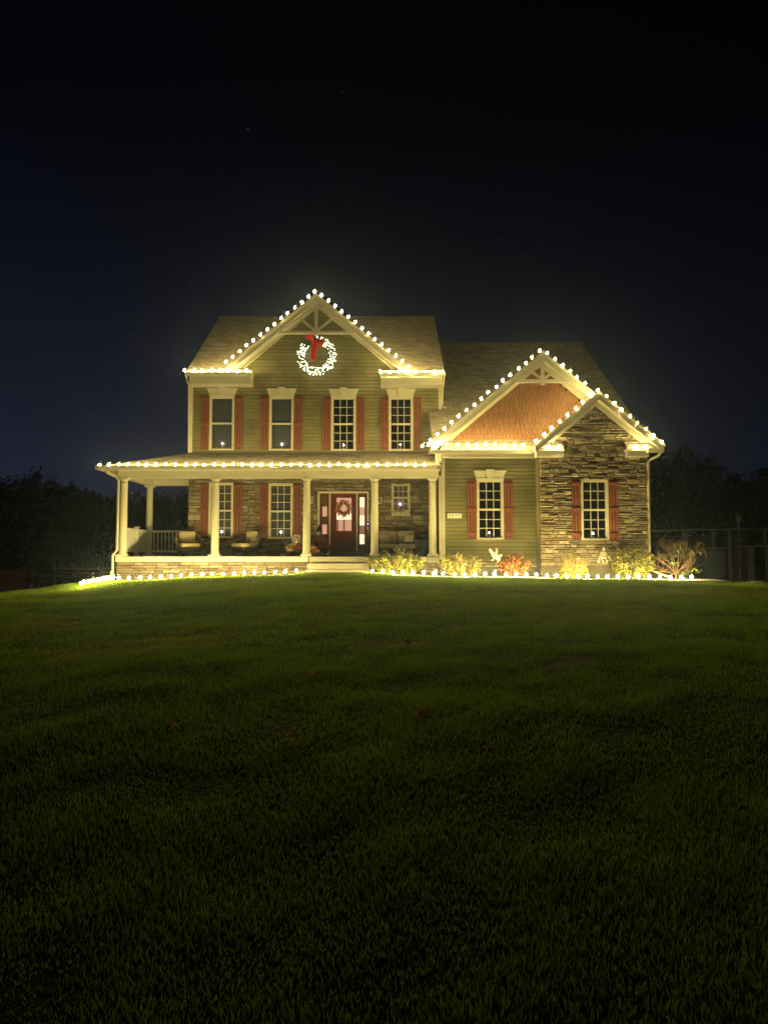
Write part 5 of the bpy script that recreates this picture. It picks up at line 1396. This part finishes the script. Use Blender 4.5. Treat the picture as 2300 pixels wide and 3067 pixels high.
def rail_fence():
    Y = 30.0
    t = empty('deck_railing', (px(2054, Y), Y, gz(px(2054, Y), Y)), 'pale pipe railing behind the bare shrub', 'railing')
    def A(m, n, mt): return m.build(n, mt, t)
    m = MB(); m.tube([(px(1950,Y,1587), Y, pz(1590,Y)), (px(2050,Y,1587), Y, pz(1587,Y))], 0.05, 6); A(m, 'rail', pale)
    m = MB(); m.tube([(px(2057,Y,1587), Y+0.1, pz(1586,Y)), (px(2330,Y,1587), Y+0.1, pz(1584,Y))], 0.035, 6); A(m, 'rail', pale)
    for u in (2049, 2057, 2137, 2186, 2294):
        x = px(u, Y, 1600); m = MB(); m.box(x-0.055, x+0.055, Y-0.05+0.1, Y+0.05+0.1, gz(x, Y)-0.1, pz(1588, Y)); A(m, 'post', pale)
    Y2 = 27.5
    t2 = empty('wooden_fence', (px(2198,Y2), Y2, gz(px(2198,Y2),Y2)), 'low two rail wooden fence beyond the bin', 'fence')
    def A2(m, n, mt): return m.build(n, mt, t2)
    for (u0, u1, v0, v1, m_) in ((2085, 2192, 1644, 1641, pale), (2203, 2330, 1637, 1633, pale)):
        m = MB(); m.tube([(px(u0,Y2,1640), Y2, pz(v0,Y2)), (px(u1,Y2,1640), Y2, pz(v1,Y2))], 0.045, 4); A2(m, 'rail', m_)
    for (u0, u1, v, m_) in ((2193, 2203, 1600, wood), (2240, 2247, 1636, pale), (2248, 2254, 1636, pale), (2297, 2303, 1634, pale)):
        x0, x1 = px(u0,Y2,1650), px(u1,Y2,1650); m = MB(); m.box(x0, x1, Y2-0.07, Y2+0.07, gz(x0,Y2)-0.1, pz(v,Y2)); A2(m, 'post', m_)
    m = MB(); m.box(px(2203,Y2,1690), px(2240,Y2,1690)-0.004, Y2-0.02, Y2+0.02, pz(1689,Y2), pz(1682,Y2)); A2(m, 'rail', wood)
rail_fence()
def coop():
    Y = 34.0; x0, x1 = px(2199,Y,1640), px(2236,Y,1640); zb, zt, zp = gz(x0,Y)-0.05, pz(1616,Y), pz(1600,Y)
    t = empty('garden_shed', ((x0+x1)/2, Y, zb), 'small dark hip roofed shed behind the low fence', 'shed')
    red = mat('shed_wall', (0.16,0.10,0.075), 0.9, var=0.15)
    m = MB(); m.box(x0, x1, Y, Y+0.9, zb, zt); m.build('wall', red, t)
    m = MB(); e = 0.08; xm = (x0+x1)/2; m.add([(x0-e,Y-e,zt+.002),(x1+e,Y-e,zt+.002),(x1+e,Y+0.9+e,zt+.002),(x0-e,Y+0.9+e,zt+.002),(xm-0.1,Y+0.45,zp),(xm+0.1,Y+0.45,zp)], [(0,1,5,4),(1,2,5),(2,3,4,5),(3,0,4),(0,3,2,1)]); m.build('roof', wood, t)
    m = MB(); m.box(xm-0.16, xm+0.16, Y-0.03, Y-0.002, zb+0.06, zt-0.14); m.build('door', wood, t)
    m = MB(); m.box(xm-0.25, xm+0.25, Y-0.02, Y-0.002, zt-0.11, zt-0.05); m.build('vent', pale, t)
    Y = 38.0; x0, x1 = px(2110,Y,1630), px(2184,Y,1630); zb, zt, zp = gz(x0,Y)-0.05, pz(1613,Y), pz(1602,Y)
    t = empty('shed', ((x0+x1)/2, Y, zb), 'long low shed half hidden behind the bin and railing', 'shed')
    m = MB(); m.box(x0, x1, Y, Y+2, zb, zt); m.build('wall', mat('shed_grey', (0.15,0.14,0.11), 0.9, var=0.2), t)
    m = MB(); m.add([(x0-.1,Y-.15,zt+.002),(x1+.1,Y-.15,zt+.002),(x1+.1,Y+1,zp),(x0-.1,Y+1,zp),(x0-.1,Y+2.1,zt+.002),(x1+.1,Y+2.1,zt+.002)], [(0,1,2,3),(3,2,5,4),(0,3,4),(1,5,2),(0,4,5,1)]); m.build('roof', wood, t)
    for k in range(3):
        a = x0+(x1-x0)*(0.2+0.28*k); m = MB(); m.box(a, a+0.22, Y-0.03, Y-0.002, zb+0.25, zt-0.12); m.build('opening', M['dark'], t)
coop()
def bird_house():
    Y = 30.6; x = px(2210, Y, 1560); zb = gz(x, Y)
    t = empty('birdhouse', (x, Y, zb), 'white tiered birdhouse on a pole above the railing', 'birdhouse')
    m = MB(); m.tube([(x, Y, zb-0.05), (x, Y, pz(1562, Y))], 0.045, 8); m.build('pole', pale, t)
    for k, (v0, v1, r) in enumerate(((1549, 1546, 0.10), (1554.5, 1550, 0.085), (1560, 1555.5, 0.095), (1563, 1560.5, 0.06))):
        m = MB(); m.lathe([(r*0.9, pz(v0,Y)-zb), (r, pz(v0,Y)-zb+0.01), (r, pz(v1,Y)-zb-0.005), (r*0.9, pz(v1,Y)-zb)], 10, (x, Y, zb)); m.build('tier', M['white'], t)
    m = MB(); m.lathe([(0.11, pz(1546,Y)-zb), (0.05, pz(1537,Y)-zb), (0.012, pz(1532,Y)-zb), (0.008, pz(1527,Y)-zb)], 10, (x,Y,zb)); m.build('roof', wood, t)
bird_house()

# ------------------------------------------------------------------ left side yard
def board_fence():
    Y = 33.0
    x0 = px(-40, Y, 1720); t = empty('board_fence', (x0, Y, gz(x0, Y)), 'dark reddish board fence at the left lawn edge', 'fence')
    rw = mat('red_board', (0.20, 0.085, 0.05), 0.85, var=0.2, scale=2, isl=0.12)
    x = x0
    while x < px(68, Y, 1720):
        zt = pz(1704 + rnd.uniform(-1, 1.5), Y); m = MB(); m.box(x, x+0.14, Y-0.015, Y+0.015, gz(x, Y)-0.3, zt); m.build('board', rw, t); x += 0.148
    m = MB(); xx = px(74, Y, 1720); m.box(xx-0.09, xx+0.09, Y-0.09, Y+0.09, gz(xx,Y)-0.3, pz(1698, Y)); m.build('post', rw, t)
    m = MB(); m.box(x0, xx, Y+0.016, Y+0.07, pz(1722,Y), pz(1717,Y)); m.build('rail', rw, t)
    Y = 36.0; t = empty('rail_fence', (px(90,Y), Y, gz(px(90,Y),Y)), 'faint split rail fence left of the porch', 'fence')
    for k, u in enumerate((100, 165, 232, 300, 368)):
        x = px(u, Y, 1710); m = MB(); m.tube([(x, Y, gz(x,Y)-0.2), (x, Y, pz(1700,Y))], 0.07, 6); m.build('post', wood, t)
    for v in (1706, 1716, 1727):
        m = MB(); m.tube([(px(82,Y,1710), Y, pz(v,Y)), (px(200,Y,1710), Y+0.03, pz(v-1,Y)), (px(380,Y,1710), Y, pz(v-2,Y))], 0.05, 5); m.build('rail', wood, t)
board_fence()

# ------------------------------------------------------------------ trees
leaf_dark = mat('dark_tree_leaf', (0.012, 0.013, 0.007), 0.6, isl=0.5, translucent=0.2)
bark = mat('tree_bark', (0.07, 0.055, 0.04), 0.9, var=0.25, scale=4)
def leafy_tree(u, vtop, Y, wpx, label, seed, n=2600, lsize=0.34, conifer=False):
    rg = np.random.default_rng(seed); x = px(u, Y, 1600); zb = gz(x, Y); ztop = pz(vtop, Y); h = ztop-zb; rw = wpx*0.85*Y/F
    t = empty('tree', (x, Y, zb-0.1), label, 'tree', 'trees beyond the yard')
    m = MB(); m.tube([(x,Y,zb-0.3),(x+0.1,Y,zb+h*0.4),(x-0.05,Y,zb+h*0.85)], [0.03*h, 0.02*h, 0.005*h], 7)
    r2 = random.Random(seed)
    for k in range(9):
        a = r2.uniform(0, 6.28); s = zb+h*r2.uniform(0.25, 0.75); m.tube([(x,Y,s),(x+math.cos(a)*rw*.4,Y+math.sin(a)*rw*.4,s+h*.10),(x+math.cos(a)*rw*.8,Y+math.sin(a)*rw*.8,s+h*.16)], [0.009*h,0.006*h,0.002*h], 5)
    m.build('trunk', bark, t)
    nl = 26
    lob = []
    for k in range(nl):
        f = rg.uniform(0.22, 0.95); 
        ww = (1-f)*1.0 if conifer else math.sin(math.pi*min(1, 0.15+f*0.85))**0.7
        a = rg.uniform(0, 6.28); q = rg.uniform(0.2, 0.75)
        lob.append((x+math.cos(a)*rw*ww*q, Y+math.sin(a)*rw*ww*q, zb+h*f, rw*(0.2 if conifer else 0.36)*rg.uniform(.6,1.2), h*0.10*rg.uniform(.7,1.3)))
    lob.append((x, Y, ztop-h*0.07, rw*0.2, h*0.07))
    lob = np.array(lob); pick = rg.integers(0, len(lob), n)
    d = rg.normal(size=(n,3)); d /= np.linalg.norm(d, axis=1)[:,None]; q = rg.uniform(0.35, 1.08, n)
    c = lob[pick,:3] + d*q[:,None]*lob[pick][:,[3,3,4]]
    a1 = rg.normal(size=(n,3)); a1 /= np.linalg.norm(a1,axis=1)[:,None]; a2 = np.cross(a1, rg.normal(size=(n,3))); a2 /= np.linalg.norm(a2,axis=1)[:,None]
    s = lsize*rg.uniform(.5,1.2,n)[:,None]
    V = np.stack([c-a1*s*.5, c-a2*s*.22, c+a1*s*.5, c+a2*s*.22], 1).reshape(-1,3)
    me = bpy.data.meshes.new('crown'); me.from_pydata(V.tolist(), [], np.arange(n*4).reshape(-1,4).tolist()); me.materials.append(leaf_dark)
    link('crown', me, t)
def bare_tree(u, vtop, Y, label, seed, spread=0.5):
    rg = random.Random(seed); x = px(u, Y, 1600); zb = gz(x, Y); h = pz(vtop, Y)-zb
    t = empty('tree', (x, Y, zb-0.1), label, 'tree', 'trees beyond the yard'); m = MB(); tw = MB()
    def grow(p, d, L_, r, depth):
        pts = [p]; q = p.copy(); dd = d.copy()
        for i in range(4):
            dd = (dd + Vector((rg.uniform(-.15,.15), rg.uniform(-.15,.15), rg.uniform(-.02,.12)))).normalized(); q = q+dd*L_/4; pts.append(q.copy())
        (m if depth >= 3 else tw).tube(pts, [r*(1-.1*i) for i in range(5)], 5 if depth >= 3 else 3, caps=False)
        if depth == 0: return
        for j in range(rg.choice((2,3,3))):
            grow(pts[rg.randint(2,4)], (dd + Vector((rg.uniform(-1,1)*spread, rg.uniform(-1,1)*spread, rg.uniform(-.1,.4)))).normalized(), L_*rg.uniform(.6,.8), r*.58, depth-1)
    grow(Vector((x,Y,zb-.2)), Vector((0,0,1)), h*0.34, 0.016*h, 5)
    m.build('trunk', bark, t); tw.build('crown', bark, t)
Lt = [(-20, 1430, 52, 170, 'broad dark tree at the far left edge'), (62, 1432, 55, 130, 'dark tree left of the knobbly topped tree'), (110, 1406, 58, 95, 'tall knobbly topped tree at the left'), (160, 1440, 60, 90, 'rounded dark tree right of the knobbly topped tree'),
      (212, 1449, 62, 70, 'pointed evergreen in the left tree line'), (245, 1470, 64, 70, 'low rounded tree in the left tree line'), (285, 1474, 66, 70, 'small tree just left of the porch downspout'), (340, 1490, 66, 80, 'low tree behind the porch corner column'),
      (402, 1500, 66, 90, 'low dark tree seen between the left porch columns'), (500, 1470, 66, 110, 'dark tree seen behind the porch back railing'), (560, 1480, 64, 90, 'dark tree beside the house wall behind the porch')]
for i, (u, v, Y, w, lab) in enumerate(Lt): leafy_tree(u, v, Y, w, lab, 40+i, n=2200, conifer=(i == 4))
bare_tree(418, 1425, 58, 'bare tree seen between the left porch columns', 5)
Rt = [(1965, 1345, 48, 150, 'dark tree right behind the stone corner'), (2050, 1340, 50, 150, 'tall dark tree beyond the bare shrub'), (2120, 1372, 52, 130, 'dark tree rising above the birdhouse'), (2200, 1430, 56, 120, 'low dark tree right of the birdhouse'), (2290, 1400, 54, 110, 'dark tree at the far right edge')]
for i, (u, v, Y, w, lab) in enumerate(Rt): leafy_tree(u, v, Y, w, lab, 70+i, n=2600)
bare_tree(2150, 1395, 46, 'bare tree among the right tree line', 8, 0.6)
# the wood behind, one mass
def wood_mass():
    rg = np.random.default_rng(77); n = 42000
    side = rg.uniform(0, 1, n) < 0.5
    x = np.where(side, rg.uniform(-75, -14, n), rg.uniform(14, 75, n)); y = rg.uniform(70, 84, n)
    top = np.where(side, 9.0 + 0.6*np.sin(x*0.7) + 0.4*np.sin(x*1.9+1), 9.6 + 0.8*np.sin(x*0.5) + 0.5*np.sin(x*1.7)) - np.where(side, 0.09*np.clip(x+42, 0, 60), 0.03*np.clip(x-20,0,60))
    z0 = ground(x, y); z = z0 + rg.uniform(0, 1, n)**0.8*np.maximum(top - z0, 1)
    c = np.stack([x,y,z],-1); a1 = rg.normal(size=(n,3)); a1 /= np.linalg.norm(a1,axis=1)[:,None]; a2 = np.cross(a1, rg.normal(size=(n,3))); a2 /= np.linalg.norm(a2,axis=1)[:,None]
    s = rg.uniform(.5,1.0,n)[:,None]
    V = np.stack([c-a1*s*.5, c-a2*s*.3, c+a1*s*.5, c+a2*s*.3], 1).reshape(-1,3)
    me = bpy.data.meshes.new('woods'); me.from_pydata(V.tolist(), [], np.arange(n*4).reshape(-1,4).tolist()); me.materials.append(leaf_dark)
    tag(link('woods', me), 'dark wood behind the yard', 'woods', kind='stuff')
wood_mass()

# ------------------------------------------------------------------ fallen leaves on the lawn
lm = mat('fallen_leaf', (0.72, 0.45, 0.18), 0.7, var=0.15, scale=20, translucent=0.6)
for i, (u, v, lab) in enumerate(((946, 2039, 'pale fallen leaf on the lawn below the front steps'), (1255, 2161, 'tan fallen leaf near the middle of the lawn'), (1470, 2275, 'orange fallen leaf on the lawn farther down the slope'), (526, 2205, 'tan fallen leaf on the left half of the lawn'), (870, 2230, 'small pale leaf in the left middle grass'), (1222, 1940, 'fallen leaf high on the lawn below the green bush'))):
    # walk the view ray down to the lawn
    y = 2.0
    while y < 21 and pt(u, v, y).z > gz(pt(u, v, y).x, y): y += 0.02
    p = pt(u, v, y); x, z = p.x, gz(p.x, y)+0.062
    m = MB(); n = 10; c0 = (0,0,0.0); m.v.append(c0)
    for k in range(n):
        a = 2*math.pi*k/n; r = 0.048*(1.0 if k % 2 == 0 else 0.6); m.v.append((r*math.cos(a), r*math.sin(a)*0.8, 0.02*math.cos(2*a)))
    for k in range(n): m.f.append((0, 1+k, 1+(k+1)%n))
    o = m.build('fallen_leaf', lm); o.location = (x, y, z); o.rotation_euler = (R(6), R(4), rnd.uniform(0, 6)); tag(o, lab, 'leaf', 'fallen leaves on the lawn')
    sd = o.modifiers.new('thick', 'SOLIDIFY'); sd.thickness = 0.002

# ------------------------------------------------------------------ stars
for (u, v, s, lab) in ((743, 387, 1.0, 'brightest star above the house'), (1023, 276, 0.5, 'faint star right of the brightest star'), (1099, 181, 0.45, 'faint star high above the house'), (290, 835, 0.35, 'faint star at mid height on the left'), (2042, 236, 0.35, 'faint star high at the right'), (1523, 733, 0.3, 'faint star above the wing roof'), (184, 335, 0.3, 'faint star high at the left')):
    Y = 2500; p = pt(u, v, Y); m = MB(); m.ball((0,0,0), 1.0, 10, 8); o = m.build('star', emit('starlight', (0.9, 0.95, 1.0), 1.4*s*s, False), None, True); o.location = p; o.scale = (1.15,)*3; tag(o, lab, 'star', 'stars in the night sky')
# ------------------------------------------------------------------ haze volume added to imitate lens glow round the bulbs
HAZE = 0.0010
if HAZE:
    m = MB(); m.box(-110, 110, -25, 105, -8, 27); o = m.build('haze', None); hm = bpy.data.materials.new('glow_haze'); hm.use_nodes = True
    for n in list(hm.node_tree.nodes): hm.node_tree.nodes.remove(n)
    pv = hm.node_tree.nodes.new('ShaderNodeVolumePrincipled'); pv.inputs['Density'].default_value = HAZE; pv.inputs['Color'].default_value = (0.60, 0.76, 1.0, 1); pv.inputs['Anisotropy'].default_value = 0.9
    ho = hm.node_tree.nodes.new('ShaderNodeOutputMaterial'); hm.node_tree.links.new(pv.outputs[0], ho.inputs['Volume'])
    o.data.materials.append(hm); tag(o, 'added thin haze imitating lens glow around the house', 'haze', kind='stuff')
print('bulbs', NB, 'stones', len(stones), 'objects', len(bpy.data.objects))
